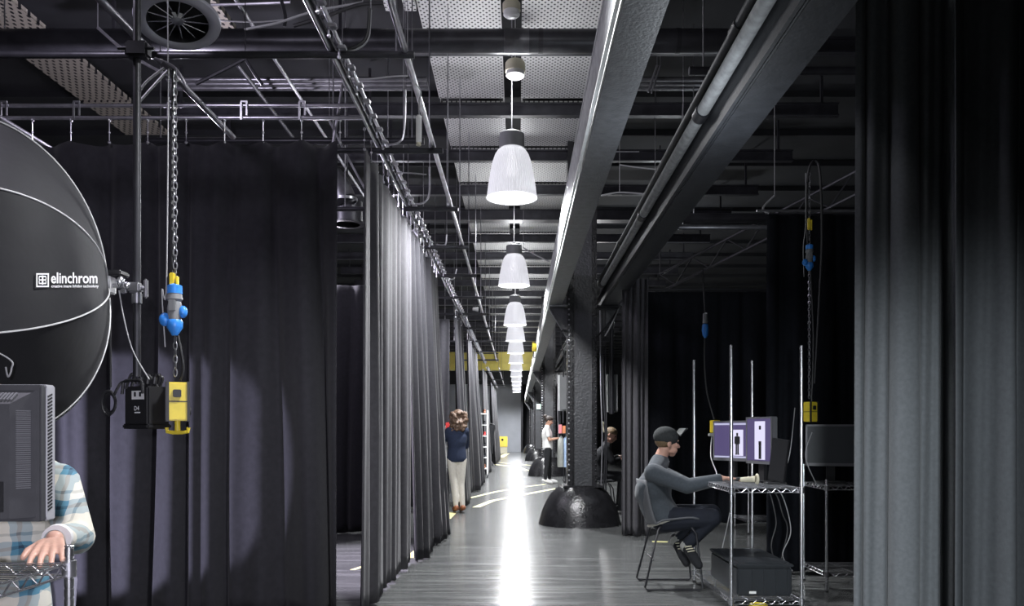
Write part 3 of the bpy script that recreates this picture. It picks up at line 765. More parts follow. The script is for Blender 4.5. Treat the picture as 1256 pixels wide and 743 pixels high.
def foot(mb, ank, toe, s=1.0, g=0.0):
    ank = Vector(ank); toe = Vector(toe); d = (toe-ank); 
    heel = ank-d.normalized()*.045-Vector((0, 0, .012))
    mb.cap(ank, .037*s+g, heel, .034*s+g); mb.cap(heel, .034*s+g, ank.lerp(toe, .7), .036*s+g); mb.cap(ank.lerp(toe, .7), .036*s+g, toe, .026*s+g)
def person(name_label, J, face, hup, mats, vox=.009, fine=None, hands=(), hair=None, scale=1.0, extra=None, top_len='long', hem=.0, cat='person', shoes=True):
    J = {k: (Vector(v) if isinstance(v, tuple) else v) for k, v in J.items()}
    hm = (J['hl']+J['hr'])/2
    low = min(J[k].z for k in ('al', 'ar', 'tl', 'tr'))
    t = thing('person', (hm.x, hm.y, low-.03), name_label, cat)
    w = J.get('w', 1)
    b = MB()
    P, B = head(b, J['head'], face, hup, J.get('hs', 1.0))
    side, fw, up, sm, hmid = torso(b, J, 0)
    b.cap(J['neck'], .057, J['head']-Vector(hup)*.045-Vector(face)*.02, .050)
    b.cap(J['sl'], .052*w, J['neck'], .055*w); b.cap(J['sr'], .052*w, J['neck'], .055*w)
    for s in 'lr':
        b.cap(J['s'+s], .050*w, J['e'+s], .040*w); b.cap(J['e'+s], .040*w, J['w'+s], .026*w)
        b.cap(J['h'+s], .085*w, J['k'+s], .056*w); b.cap(J['k'+s], .054*w, J['a'+s], .036*w)
        foot(b, J['a'+s], J['t'+s])
    for h in hands: hand(b, *h)
    body = remeshed('body', b, mats['skin'], t, fine or vox)
    # top
    c = MB(); torso(c, J, .018)
    c.cap(J['sl'], .062*w, J['neck']-up*.012, .072*w); c.cap(J['sr'], .062*w, J['neck']-up*.012, .072*w)
    for s in 'lr':
        if top_len == 'long':
            wr = J['e'+s].lerp(J['w'+s], .93)
            c.cap(J['s'+s], .070*w, J['e'+s], .057*w); c.cap(J['e'+s], .057*w, wr, .038*w)
            n = 5
            for k in range(n): # rucked cloth rings along the forearm
                q = J['e'+s].lerp(wr, (k+.5)/n); c.ball(q, (.052-.003*k)*w*.97, seg=10)
        else:
            c.cap(J['s'+s], .066*w, J['s'+s].lerp(J['e'+s], .62), .058*w)
    remeshed('top', c, mats['top'], t, vox)
    c = MB()
    c.ball(hmid, (.165*w, .125*w, .10), Matrix((side, fw, up)).transposed(), 16)
    for s in 'lr':
        an = J['k'+s].lerp(J['a'+s], .93 if shoes else .9)
        c.cap(J['h'+s], .100*w, J['k'+s], .070*w); c.cap(J['k'+s], .068*w, an, .047*w)
    remeshed('trousers', c, mats['trousers'], t, vox)
    for s in 'lr':
        c = MB(); foot(c, J['a'+s]-Vector((0, 0, .0)), J['t'+s], 1, .009)
        remeshed('shoe', c, mats['shoe'], t, min(vox, .008))
    if hair:
        c = MB(); hair(c, P, B); remeshed('hair', c, mats['hair'], t, min(vox, .009), 1)
    for sx in (-1, 1):
        e = MB().ball(P(sx*.030, .078, .010), .0115*J.get('hs', 1), seg=10)
        part('eye', e, mats.get('eye', M['figure']), t)
    return t, P, B, (side, fw, up, sm, hmid)

# seated man in the cap ------------------------------------------------------
def q(px, py, Y): return tuple(at(px, py, Y))
J = dict(tw=1.2, head=q(818.5, 543, 6.88), neck=q(809, 565, 6.88), sl=q(804, 578, 7.05), sr=q(801, 580, 6.68), hl=q(817, 634, 6.97), hr=q(815, 637, 6.78),
         el=q(846, 596, 7.12), wl=q(880, 590, 6.98), er=q(843, 596, 6.60), wr=q(884, 586.5, 6.55),
         kl=q(873, 629, 7.02), kr=q(874, 635, 6.72), al=q(830, 663, 7.02), ar=q(842, 669, 6.80), tl=q(842, 690, 6.86), tr=q(857, 693, 6.60), bow=.05, w=1.12)
def hair_short(c, P, B):
    c.ball(P(0, -.030, .020), (.080, .085, .075), B, 16); c.ball(P(0, -.012, .055), (.080, .098, .074), B, 16)
t, P, B, fr = person('seated man in grey sweatshirt and dark cap, hand on the mouse at the wire desk', J, (.97, .22, -.12), (.08, 0, 1),
    dict(skin=M['skin'], top=M['grey_knit'], trousers=M['navy'], shoe=M['black_cloth'], hair=M['hair_blond']), vox=.010, fine=.0062, hair=hair_short,
    hands=[(q(886, 586, 6.55), (1, -.05, -.04), (0, 0, 1), (0, .9, 0), .35), (q(884, 589, 6.97), (1, 0, -.05), (0, 0, 1), (0, -.9, 0), .35)])
cp = MB(); cp.ball(P(0, -.020, .050), (.092, .109, .088), B, 24); part_ = remeshed('cap', cp, M['cap'], t, .006, 2)
vis = MB()
g0 = []
for i in range(9):
    a = -1.15+2.3*i/8
    g0.append((P(.078*math.sin(a), .075+.01*math.cos(a), .085-.02*abs(math.sin(a))), P(.070*math.sin(a), .085+.078*math.cos(a)**.8 if math.cos(a) > 0 else .09, .125+.012*math.cos(a))))
vs = []; fs = []
for a, b_ in g0: vs += [a, b_, a+Vector((0, 0, .008)), b_+Vector((0, 0, .008))]
for i in range(8):
    o = i*4; n = o+4; fs += [(o, n, n+1, o+1), (o+2, o+3, n+3, n+2), (o+1, n+1, n+3, o+3), (o, o+2, n+2, n)]
fs += [(0, 1, 3, 2), (32, 34, 35, 33)]
vis._new(vs, fs); part('cap_brim', vis, M['cap_brim'], t, label='upturned grey brim')
# shirt hem showing under the sweatshirt, sock cuffs and shoe stripes
side, fw, up, sm, hmid = fr
hemmb = MB(); ring = []
for k in range(25):
    a = 2*PI*k/24; ring.append(hmid+up*.10+side*math.cos(a)*.200+fw*math.sin(a)*.152+up*(.02*math.sin(a)-.11))
hemmb.tube(ring[:-1], .012, 6, closed=True); part('shirt_hem', hemmb, M['cream_cloth'], t, label='cream shirt hem below the sweatshirt')
cl = MB(); nk = Vector(J['neck']); 
ring = [nk+Vector((.012, 0, .012))+Vector((.066*math.cos(2*PI*k/20), .064*math.sin(2*PI*k/20), .02*math.cos(2*PI*k/20)*-1)) for k in range(20)]
cl.tube(ring, .006, 6, closed=True); part('collar', cl, M['white_cloth'], t)
for s in 'lr':
    k_ = Vector(J['k'+s]); a_ = Vector(J['a'+s]); d_ = (a_-k_).normalized()
    part('sock', MB().cap(a_-d_*.075, .050, a_+d_*.01, .049), M['sock'], t)
    to = Vector(J['t'+s]); fdir = (to-a_).normalized(); sd = Vector((0, -1, 0)); sd = (sd-fdir*sd.dot(fdir)).normalized(); u_ = fdir.cross(sd)
    st = MB()
    for k in range(3):
        cpt = a_+fdir*(.06+.03*k)+sd*.047
        st.tube([cpt+u_*.028-fdir*.01, cpt+sd*.002, cpt-u_*.028+fdir*.01], .0045, 6)
    part('shoe_stripe', st, M['cream'], t)
    so = MB().cap(a_-u_*.0+fdir*-.02+(-u_)*.0, .012, to, .012)
# ------------- standing woman in cream trousers, back turned
J = dict(head=(-.965, 13.12, 1.50), neck=(-.975, 13.08, 1.36), sl=(-1.10, 13.05, 1.31), sr=(-.84, 13.08, 1.31), hl=(-1.055, 13.08, .86), hr=(-.905, 13.10, .86),
         el=(-1.22, 13.18, 1.10), wl=(-1.20, 13.42, 1.27), er=(-.84, 13.25, 1.06), wr=(-1.06, 13.42, 1.22), kl=(-1.02, 13.05, .47), kr=(-.915, 13.10, .47),
         al=(-.985, 13.02, .085), ar=(-.88, 13.05, .085), tl=(-1.03, 13.20, .04), tr=(-.93, 13.24, .04), w=.90, hs=.95)
def hair_curly(c, P, B):
    rnd = random.Random(4)
    c.ball(P(0, -.025, .055), (.108, .115, .105), B, 16); c.ball(P(0, -.075, -.10), (.120, .085, .13), B, 16)
    for k in range(130):
        a = rnd.uniform(.12, 1.88)*PI; h = rnd.uniform(-.23, .10); rr = .112+.022*math.sin((h+.21)*9)
        c.ball(P(rr*math.sin(a)*1.05, -.035+rr*math.cos(a) if math.cos(a) < .35 else -.035+rr*.35, h), rnd.uniform(.020, .034), None, 8)
t, P, B, fr = person('woman with long curly brown hair, navy top and cream trousers, back turned', J, (-.45, .89, -.1), (0, 0, 1),
    dict(skin=M['skin'], top=M['navy_top'], trousers=M['cream_cloth'], shoe=M['tan_leather'], hair=M['hair_brown']), vox=.012, hair=hair_curly,
    hands=[((-1.20, 13.42, 1.27), (-.2, .8, .3), (.8, 0, .3), (0, -.2, 1), .5), ((-1.06, 13.42, 1.22), (-.5, .7, .3), (.6, .4, .3), (0, 0, 1), .5)])
# ------------- woman in white T-shirt at the clothes rack
J = dict(head=(.78, 20.3, 1.56), neck=(.735, 20.3, 1.42), sl=(.72, 20.46, 1.36), sr=(.72, 20.13, 1.36), hl=(.75, 20.38, .89), hr=(.75, 20.22, .89),
         el=(.80, 20.50, 1.10), wl=(1.02, 20.42, 1.13), er=(.78, 20.08, 1.09), wr=(1.02, 20.12, 1.14), kl=(.79, 20.40, .48), kr=(.72, 20.20, .48),
         al=(.80, 20.42, .085), ar=(.68, 20.18, .085), tl=(.97, 20.42, .04), tr=(.84, 20.14, .04), w=.98, hs=.97)
def hair_bun(c, P, B):
    c.ball(P(0, -.03, .035), (.083, .092, .085), B, 16); c.ball(P(0, -.01, .06), (.084, .098, .07), B, 14); c.ball(P(0, -.125, .085), (.055, .055, .055), B, 12)
t, P, B, fr = person('woman in white T-shirt and black jeans, dark hair in a bun, sorting clothes', J, (.95, -.1, -.28), (.1, 0, 1),
    dict(skin=M['skin_tan'], top=M['white_cloth'], trousers=M['black_cloth'], shoe=M['white_cloth'], hair=M['hair_dark']), vox=.013, hair=hair_bun, top_len='short',
    hands=[((1.02, 20.42, 1.13), (1, -.1, -.1), (0, .2, 1), (0, -1, 0), .5), ((1.02, 20.12, 1.14), (1, .1, -.1), (0, 0, 1), (0, 1, 0), .5)])
# ------------- man in black behind the column
J = dict(head=(1.475, 12.9, 1.24), neck=(1.42, 12.95, 1.10), sl=(1.40, 13.12, 1.03), sr=(1.38, 12.78, 1.03), hl=(1.32, 13.05, .58), hr=(1.32, 12.87, .58),
         el=(1.50, 13.2, .84), wl=(1.62, 13.0, .90), er=(1.48, 12.72, .83), wr=(1.60, 12.85, .86), kl=(1.68, 13.12, .60), kr=(1.68, 12.80, .60),
         al=(1.62, 13.1, .10), ar=(1.62, 12.82, .10), tl=(1.80, 13.12, .04), tr=(1.80, 12.80, .04), bow=.05, w=1.05)
t, P, B, fr = person('man in black sweater sitting bent forward behind the nearest column', J, (.80, -.30, -.42), (.35, 0, .9),
    dict(skin=M['skin'], top=M['black_cloth'], trousers=M['black_cloth'], shoe=M['black_cloth'], hair=M['hair_blond']), vox=.012, hair=hair_short,
    hands=[((1.62, 13.0, .90), (.6, -.6, .1), (.3, 0, 1), (0, -.5, 1), .6), ((1.60, 12.85, .86), (.8, .4, .1), (.2, 0, 1), (0, .5, 1), .6)])
# ------------- man in plaid shirt behind the monitor at left
J = dict(head=(-1.78, 2.75, 1.335), neck=(-1.72, 2.80, 1.20), sl=(-1.545, 2.74, 1.125), sr=(-1.93, 2.74, 1.115), hl=(-1.66, 2.78, .60), hr=(-1.88, 2.78, .60),
         el=(-1.44, 2.66, .955), wl=(-1.345, 2.37, .988), er=(-2.05, 2.66, .93), wr=(-1.75, 2.35, .965), kl=(-1.47, 2.38, .66), kr=(-1.88, 2.38, .62),
         al=(-1.42, 2.45, .14), ar=(-1.9, 2.45, .14), tl=(-1.38, 2.25, .06), tr=(-1.92, 2.25, .06), w=1.0)
t, P, B, fr = person('man in blue and cream plaid shirt sitting behind the left monitor, hand on the shelf', J, (.05, -.97, -.1), (0, 0, 1),
    dict(skin=M['skin'], top=M['plaid'], trousers=M['grey_jeans'], shoe=M['black_cloth'], hair=M['hair_brown']), vox=.007, fine=.0042, hair=hair_short,
    hands=[((-1.338, 2.345, .985), (.40, -.9, -.12), (0, -.1, 1), (-1, -.3, 0), .28, 1.0), ((-1.75, 2.33, .962), (.1, -1, -.1), (0, 0, 1), (1, 0, 0), .4)])
cf = MB().tube([(-1.348, 2.395, .990), (-1.342, 2.372, .988)], [.040, .040], 20); part('cuff', cf, M['white_cloth'], t, label='pale shirt cuff')

# ---------------------------------------------------------------- chairs
def wire_chair(cx, cy, ang, seat_z, label, shell, metal, loc_z=0):
    t = thing('sled_chair', (cx, cy, 0), label, 'chair')
    vs = []; fs = []; nu, nv = 14, 16
    for j in range(nv+1):
        v = j/nv
        if v < .5:
            s = v/.5; x = .21-.40*s; z = seat_z+.01*math.cos(s*3)-.015*s
            if s < .15: z -= (.15-s)*.12
        else:
            s = (v-.5)/.5; x = -.19-.085*math.sin(s*1.2); z = seat_z-.015+.03*s+.33*s**1.15
        wd = .215 if v < .5 else .215-.03*(v-.5)
        if v > .93: wd *= .93
        for i in range(nu+1):
            u = i/nu*2-1; lift = .035*abs(u)**3 if v < .5 else 0; wrap = .05*abs(u)**2.4 if v >= .4 else 0
            vs.append((x+wrap, u*wd, z+lift))
    for j in range(nv):
        for i in range(nu): a = j*(nu+1)+i; fs.append((a, a+1, a+nu+2, a+nu+1))
    mb = MB()._new(vs, fs); o = finish('seat_shell', mb.bm, shell, t, False, 60)
    m_ = o.modifiers.new('s', 'SOLIDIFY'); m_.thickness = .012; m_.offset = -1; apply_mods(o)
    for sy in (-1, 1):
        y1 = sy*.235
        pts = [(.15, sy*.16, seat_z-.03), (.19, sy*.20, seat_z-.09), (.235, y1, .03), (.225, y1, .012), (-.22, y1, .012), (-.235, y1, .03), (-.12, sy*.19, seat_z-.06), (-.09, sy*.16, seat_z-.028)]
        part('leg_frame', MB().tube(pts, .0085, 8), metal, t, world=False)
    part('under_frame', MB().tube([(.15, -.16, seat_z-.03), (.15, .16, seat_z-.03)], .008, 8).tube([(-.09, -.16, seat_z-.028), (-.09, .16, seat_z-.028)], .008, 8).tube([(-.16, -.21, .25), (-.16, .21, .25)], .006, 8), metal, t, world=False)
    for (x, y) in ((.2, .235), (.2, -.235), (-.2, .235), (-.2, -.235)):
        part('foot_glide', MB().box((x, y, .009), (.035, .02, .018), bev=.004), M['plastic'], t, world=False)
    t.rotation_euler = (0, 0, ang)
    return t
wire_chair(1.27, 6.86, 0, .555, 'slate shell chair on a black wire sled base under the man in the cap', M['shell'], M['black_metal'])
wire_chair(1.30, 12.96, 0, .50, 'dark shell chair behind the nearest column, under the man in black', M['shell'], M['black_metal'])
c = wire_chair(-1.86, 2.86, -PI/2, .50, 'pale shell chair on chrome legs behind the left wire shelf', M['shell_lilac'], M['chrome'])

# ---------------------------------------------------------------- wire shelving
def shelving(x0, x1, y0, y1, levels, top, label, post_r=.0125, wires=True, posts=None, group=None, name='wire_shelving'):
    t = thing(name, ((x0+x1)/2, (y0+y1)/2, 0), label, 'shelving', group)
    tops = top if isinstance(top, (list, tuple)) else [top]*4
    for k, (x, y) in enumerate(((x0, y0), (x1, y0), (x0, y1), (x1, y1))):
        mb = MB(); h = tops[k]
        pts = []; rs = []; z = .02
        while z < h:
            pts += [(x, y, z), (x, y, z+.021), (x, y, z+.0215), (x, y, z+.0265)]; rs += [post_r, post_r, post_r*.86, post_r*.86]; z += .027
        pts.append((x, y, z)); rs.append(post_r)
        mb.tube(pts, rs, 12); mb.ball((x, y, z), (post_r, post_r, post_r*.4), seg=10)
        part('post', mb, M['chrome'], t)
        part('foot', MB().cyl((x, y, 0), (x, y, .02), post_r*1.15, 10), M['plastic'], t)
    for zl in levels:
        mb = MB(); r = .0033
        for zz in (zl, zl-.030):
            loop = [(x0, y0, zz), (x1, y0, zz), (x1, y1, zz), (x0, y1, zz)]
            for i in range(4): mb.cyl(loop[i], loop[(i+1) % 4], r, 6)
        def zig(a, b):
            a = Vector(a); b = Vector(b); n = max(4, int((b-a).length/.035)); pts = []
            for i in range(n+1): p = a.lerp(b, i/n); pts.append(p-Vector((0, 0, 0 if i % 2 else .030)))
            mb.tube(pts, .0025, 5)
        zig((x0, y0, zl), (x1, y0, zl)); zig((x0, y1, zl), (x1, y1, zl)); zig((x0, y0, zl), (x0, y1, zl)); zig((x1, y0, zl), (x1, y1, zl))
        if wires:
            n = int((y1-y0)/.028)
            for i in range(1, n): y = y0+(y1-y0)*i/n; mb.cyl((x0, y, zl+.004), (x1, y, zl+.004), .0018, 4)
            for i in range(1, 4): x = x0+(x1-x0)*i/4; mb.cyl((x, y0, zl-.002), (x, y1, zl-.002), .003, 5)
        part('shelf', mb, M['chrome'], t)
        for (x, y) in ((x0, y0), (x1, y0), (x0, y1), (x1, y1)):
            part('collar', MB().cyl((x, y, zl-.035), (x, y, zl+.008), post_r*1.5, 12), M['steel'], t)
    return t
shelving(1.52, 2.02, 5.80, 7.02, (.10, .895), [1.90, 1.90, 1.90, 1.90], 'tall chrome wire shelving used as a desk by the man in the cap')
shelving(2.49, 3.4, 6.57, 7.1, (.16, .86), [.885, .885, 1.0, 1.0], 'lower chrome wire shelving behind the grey foreground drape')
shelving(2.93, 3.40, 10.35, 11.0, (.17,), [.93, .93, .93, .93], 'low chrome wire rack on the floor behind the desk posts', name='wire_rack')
shelving(-2.4, -1.205, 1.62, 2.19, (.30, .945), [.985, .985, .985, .985], 'chrome wire shelf in the lower left corner carrying the big monitor')

# ---------------------------------------------------------------- monitors
def monitor(c, ang, w, h, label, kind, stand_z, th=.035, scr=None, tilt=0):
    c = Vector(c); t = thing('monitor', (c.x, c.y, stand_z), label, 'monitor')
    R = rotz3(ang)          # local: screen faces -y
    def W(x, y, z): return c+R @ Vector((x, y, z))
    part('housing', MB().box(W(0, th/2, 0), (w, th, h), R, bev=.006), M['plastic_grey'], t)
    part('bezel', MB().box(W(0, -.002, h/2-.008), (w-.004, .008, .014), R).box(W(0, -.002, -h/2+.012), (w-.004, .008, .022), R).box(W(-w/2+.008, -.002, 0), (.014, .008, h-.004), R).box(W(w/2-.008, -.002, 0), (.014, .008, h-.004), R), M['plastic_grey'], t)
    s = part('screen', MB().box(W(0, -.001, .006), (w-.028, .004, h-.040), R), scr or M['screen_violet'], t)
    part('neck', MB().box(W(0, th*.7, -h/2-(c.z-h/2-stand_z)/2+.01), (.07, .03, c.z-h/2-stand_z+.02), R), M['plastic'], t)
    part('base', MB().box((W(0, th*.5, 0).x, W(0, th*.5, 0).y, stand_z+.008), (.24, .19, .014), R, bev=.005), M['plastic'], t)
    return t, W, R, s
mA, W, R, s = monitor(at(896.5, 540.5, 6.80), -1.02, .40, .335, 'left lit monitor on the wire desk showing a dark standing figure', 0, .902)
part('window', MB().box(W(.075, -.0035, -.015), (.125, .002, .215), R), M['screen_white'], s, label='white picture area')
part('toolbar', MB().box(W(0, -.0035, .140), (.37, .002, .016), R), M['screen_bar'], s)
part('toolbar', MB().box(W(0, -.0035, -.134), (.37, .002, .014), R), M['screen_bar'], s)
def figure(W, R, ox, oz, sc, par):
    mb = MB(); y = -.006
    def bx(x, z, w_, h_): mb.box(W(ox+x*sc, y, oz+z*sc), (w_*sc, .002, h_*sc), R)
    bx(0, .84, .09, .13); bx(0, .66, .20, .22); bx(-.12, .60, .05, .30); bx(.12, .60, .05, .30); bx(0, .50, .17, .14); bx(-.045, .25, .075, .42); bx(.05, .25, .075, .42); bx(-.055, .03, .09, .05); bx(.06, .03, .09, .05)
    part('figure_picture', mb, M['figure'], par)
figure(W, R, .075, -.115, .20, s)
mB, W, R, s = monitor(at(931, 540, 6.40), -1.25, .34, .37, 'right lit monitor on the wire desk, turned edge-on beside the first', 0, .902, th=.05)
part('window', MB().box(W(.015, -.0035, .0), (.135, .002, .30), R), M['screen_white'], s, label='white picture area')
part('figure_picture', MB().box(W(.02, -.006, -.02), (.034, .002, .028), R).box(W(.012, -.006, -.085), (.015, .002, .12), R).box(W(.029, -.006, -.085), (.015, .002, .12), R), M['figure'], s)
part('figure_picture', MB().box(W(.02, -.006, .10), (.025, .002, .03), R), M['figure'], s)
mC, W, R, s = monitor(at(1019, 546, 6.84), -.30, .40, .35, 'dark switched-off monitor on the lower shelving beside the grey drape', 0, .868, scr=M['screen_off'], th=.04)
# dark upright panel at the end of the desk
p = at(955, 594, 6.2)
t = thing('tablet_stand', (1.93, 6.14, .905), 'dark flat tablet leaning upright at the right end of the wire desk', 'tablet')
Rt = Matrix.Rotation(-.9, 3, 'Z') @ Matrix.Rotation(.14, 3, 'Y')
part('panel', MB().box((1.955, 6.10, 1.085), (.14, .03, .32), Rt, bev=.005), M['rubber'], t)
part('foot', MB().box((1.93, 6.12, .913), (.15, .10, .016), bev=.004), M['plastic'], t)
# big monitor seen from behind, lower left
MX1 = -1.205; MX0 = -1.76; Y0 = 2.06; zt = 1.418; zb = 1.072
t = thing('monitor', (-1.45, 2.1, .95), 'big dark monitor seen from behind at the left edge, vents round its raised back', 'monitor')
part('housing', MB().box(((MX0+MX1)/2, Y0+.012, (zt+zb)/2), (MX1-MX0, .024, zt-zb), bev=.003), M['monitor_back'], t)
part('rim', MB().box((MX1-.004, Y0+.042, (zt+zb)/2), (.012, .040, zt-zb), bev=.003).box(((MX0+MX1)/2, Y0+.042, zt-.004), (MX1-MX0, .040, .012), bev=.003).box(((MX0+MX1)/2, Y0+.042, zb+.006), (MX1-MX0, .040, .012), bev=.003), M['monitor_side'], t, label='pale grey side rim')
mb = MB()
for k in range(34): mb.box((MX1+.0026, Y0+.036, zb+.03+k*.0088), (.002, .020, .0042), Matrix.Rotation(.35, 3, 'X'))
part('side_vent', mb, M['dark_slot'], t)
part('screen', MB().box(((MX0+MX1)/2, Y0+.060, (zt+zb)/2), (MX1-MX0-.03, .006, zt-zb-.03)), M['screen_off'], t)
bx0, bx1, bz0, bz1 = MX0+.012, MX1-.012, zb+.012, zt-.014; ins = .036; yb = Y0; yf = Y0-.05
vs = [(bx0, yb, bz0), (bx1, yb, bz0), (bx1, yb, bz1), (bx0, yb, bz1), (bx0+ins, yf, bz0), (bx1-ins, yf, bz0), (bx1-ins, yf, bz1-ins), (bx0+ins, yf, bz1-ins)]
fs = [(4, 5, 6, 7), (0, 1, 5, 4), (1, 2, 6, 5), (2, 3, 7, 6), (3, 0, 4, 7), (0, 3, 2, 1)]
part('back_cover', MB()._new(vs, fs), M['monitor_back'], t, smooth=10)
mb = MB()
sl = math.atan2(.05, ins)
for k in range(38):
    z = bz0+.075+k*.0052
    if z < bz1-ins-.004: mb.box((bx1-ins*.5+.002, (yb+yf)/2-.002, z), (ins*.95, .0025, .0028), Matrix.Rotation(sl, 3, 'Z'))
part('back_vent', mb, M['plastic_grey'], t)
mb = MB()
for k in range(50):
    x = bx1-ins*1.1-k*.0088
    if x > bx0+ins: mb.box((x, (yb+yf)/2-.002, bz1-ins*.5+.002), (.0045, .0025, ins*.85), Matrix.Rotation(-sl, 3, 'X'))
part('back_vent', mb, M['plastic_grey'], t)
part('connector_panel', MB().box((bx1-.10, yf-.002, bz0+.055), (.10, .004, .075), bev=.001), M['plastic'], t)
mb = MB()
for i in range(4):
    for j in range(4): mb.box((bx1-.13+i*.018, yf-.005, bz0+.032+j*.014), (.010, .002, .007))
part('connector_marks', mb, M['plastic_grey'], t)
part('neck', MB().box((-1.52, Y0-.01, 1.03), (.12, .05, .16), bev=.01), M['plastic'], t)
part('base', MB().box((-1.50, 2.02, .957), (.28, .22, .016), bev=.006), M['plastic'], t)
# things on the wire desk
t = thing('tape_roll', tuple(at(915, 592, 6.3)), 'cream roll with a round open end lying beside the mouse hand', 'roll')
a0 = Vector((1.70, 6.22, .932)); a1 = Vector((1.80, 6.17, .940))
part('handle', MB().tube([a0, a1], [.018, .024], 16), M['cream'], t)
part('ring', MB().tube([a1+Vector((.012, 0, 0))+Vector((.0, .033*math.cos(2*PI*k/18), .033*math.sin(2*PI*k/18))) for k in range(18)], .009, 8, closed=True), M['cream'], t)
t = thing('computer_mouse', (1.75, 6.53, .902), 'black computer mouse under the seated man\'s hand', 'mouse')
part('shell', MB().ball((1.765, 6.53, .918), (.052, .030, .016)), M['plastic'], t)
# black crate on the bottom shelf
t = thing('storage_crate', (1.80, 6.25, .105), 'black lidded plastic crate on the bottom shelf of the wire desk', 'crate')
x0, x1, y0, y1, z0, z1 = 1.58, 2.02-.02, 5.90, 6.72, .107, .335
mb = MB(); mb.box(((x0+x1)/2, (y0+y1)/2, (z0+z1)/2-.01), (x1-x0-.02, y1-y0-.02, z1-z0-.02), bev=.012)
for k in range(5): mb.box((x0+.04+k*(x1-x0-.08)/4, y0+.008, (z0+z1)/2-.01), (.018, .014, z1-z0-.05), bev=.003)
part('body', mb, M['crate'], t)
part('lid', MB().box(((x0+x1)/2, (y0+y1)/2, z1-.008), (x1-x0, y1-y0, .020), bev=.006).box(((x0+x1)/2, (y0+y1)/2, z1+.004), (x1-x0-.08, y1-y0-.10, .008), bev=.003), M['crate'], t)
part('label_sticker', MB().box((1.70, y0-.001, .135), (.05, .002, .018)), M['white'], t, label='small white sticker')
mb = MB()
for k in range(3): mb.tube([(1.71+.055*math.cos(a*.5)+.01*k, 5.86+.045*math.sin(a*.5), .014+.02*k) for a in range(13)], .012, 6, closed=False)
single('cable_coil', mb, M['yellow'], 'yellow cable coil on the floor under the wire desk', 'cable')

# ---------------------------------------------------------------- socket boxes on chains
def links(p0, p1, pitch, r, mb):
    p0 = Vector(p0); p1 = Vector(p1); d = (p1-p0); n = max(1, int(d.length/pitch)); d = d.normalized(); u = d.orthogonal().normalized(); v = d.cross(u)
    for k in range(n):
        c = p0.lerp(p1, (k+.5)/n); a = u if k % 2 else v; L = pitch*.62; W = pitch*.30
        mb.tube([c+d*L*math.cos(t_)+a*W*math.sin(t_) for t_ in [2*PI*i/10 for i in range(10)]], r, 5, closed=True)
def drop(x, Y, ztop, zclip, zplug, zbox, s, label, scale_box=1.0, hook=True, ang=.45, clip=True):
    t = thing('hanging_socket_box', (x, Y, zbox), label, 'socket box')
    mb = MB(); links((x, Y, ztop), (x, Y, zbox+.20*s), .029*s, .0026*s, mb); part('chain', mb, M['steel'], t)
    part('supply_cable', MB().tube(bez([(x-.012*s, Y+.01, ztop), (x-.02*s, Y+.01, (ztop+zplug)/2), (x-.012*s, Y, zplug+.12*s)]), .008*s, 6), M['rubber'], t)
    part('supply_cable', MB().tube(bez([(x+.012*s, Y, zplug-.1*s), (x+.035*s, Y, (zplug+zbox)/2), (x+.02*s, Y, zbox+.18*s)]), .007*s, 6), M['rubber'], t)
    part('cord', MB().tube(bez([(x-.03*s, Y, ztop), (x-.035*s, Y-.01, zclip), (x-.055*s, Y-.01, zplug+.1*s), (x-.045*s, Y, zplug-.15*s)]), .003*s, 5), M['cable_grey'], t)
    if clip:
        mb = MB().box((x-.008*s, Y-.012, zclip), (.022*s, .02*s, .10*s), bev=.004).box((x+.014*s, Y-.012, zclip-.01), (.010*s, .02*s, .09*s), bev=.003)
        part('cable_grip', mb, M['yellow'], t)
    c0 = Vector((x, Y-.005, zplug))
    part('plug', MB().lathe([(.012*s, .13*s), (.032*s, .12*s), (.032*s, .085*s)], c0, n=16), M['blue'], t)
    part('plug', MB().lathe([(.030*s, -.03*s), (.034*s, -.04*s), (.034*s, -.065*s), (.012*s, -.10*s)], c0, n=16).ball(c0+Vector((-.040*s, -.01, -.03*s)), (.026*s, .022*s, .030*s), seg=12).ball(c0+Vector((.036*s, .0, .005*s)), (.020*s, .020*s, .028*s), seg=12), M['blue'], t, label='blue plug covers')
    part('coupler', MB().lathe([(.030*s, .085*s), (.034*s, .06*s), (.026*s, .05*s), (.032*s, .02*s), (.028*s, -.03*s)], c0, n=16).box(c0+Vector((0, -.03*s, .03*s)), (.03*s, .012*s, .05*s), bev=.003), M['socket'], t)
    R = rotz3(ang); c = Vector((x+.01*s, Y, zbox+.085*s)); bw = .085*s
    part('box', MB().box(c, (bw, bw, .17*s), R, bev=.006), M['yellow'], t)
    mb = MB()
    for sx in (-1, 1):
        for sy in (-1, 1): mb.box(c+R @ Vector((sx*bw/2, sy*bw/2, 0)), (.012*s, .012*s, .176*s), R)
    mb.box(c, (bw*1.03, bw*1.03, .005*s), R)
    part('edge_guard', mb, M['rubber'], t)
    part('socket', MB().box(c+R @ Vector((-bw*.05, -bw/2-.006*s, .035*s)), (.034*s, .014*s, .034*s), R, bev=.003), M['rubber'], t)
    part('socket', MB().cyl(c+R @ Vector((bw/2, 0, -.04*s)), c+R @ Vector((bw/2+.012*s, 0, -.04*s)), .018*s, 14), M['rubber'], t)
    if hook:
        b = c-Vector((0, 0, .085*s))
        part('hook', MB().cyl(b, b-Vector((0, 0, .045*s)), .012*s, 10).tube([b+Vector((-.048*s, 0, -.030*s)), b+Vector((-.046*s, 0, -.048*s)), b+Vector((-.02*s, 0, -.052*s)), b+Vector((.02*s, 0, -.052*s)), b+Vector((.046*s, 0, -.048*s)), b+Vector((.048*s, 0, -.030*s))], .0085*s, 8), M['yellow'], t)
    return t
zz = lambda py, Y: 1.3-(py-529)/1000*Y
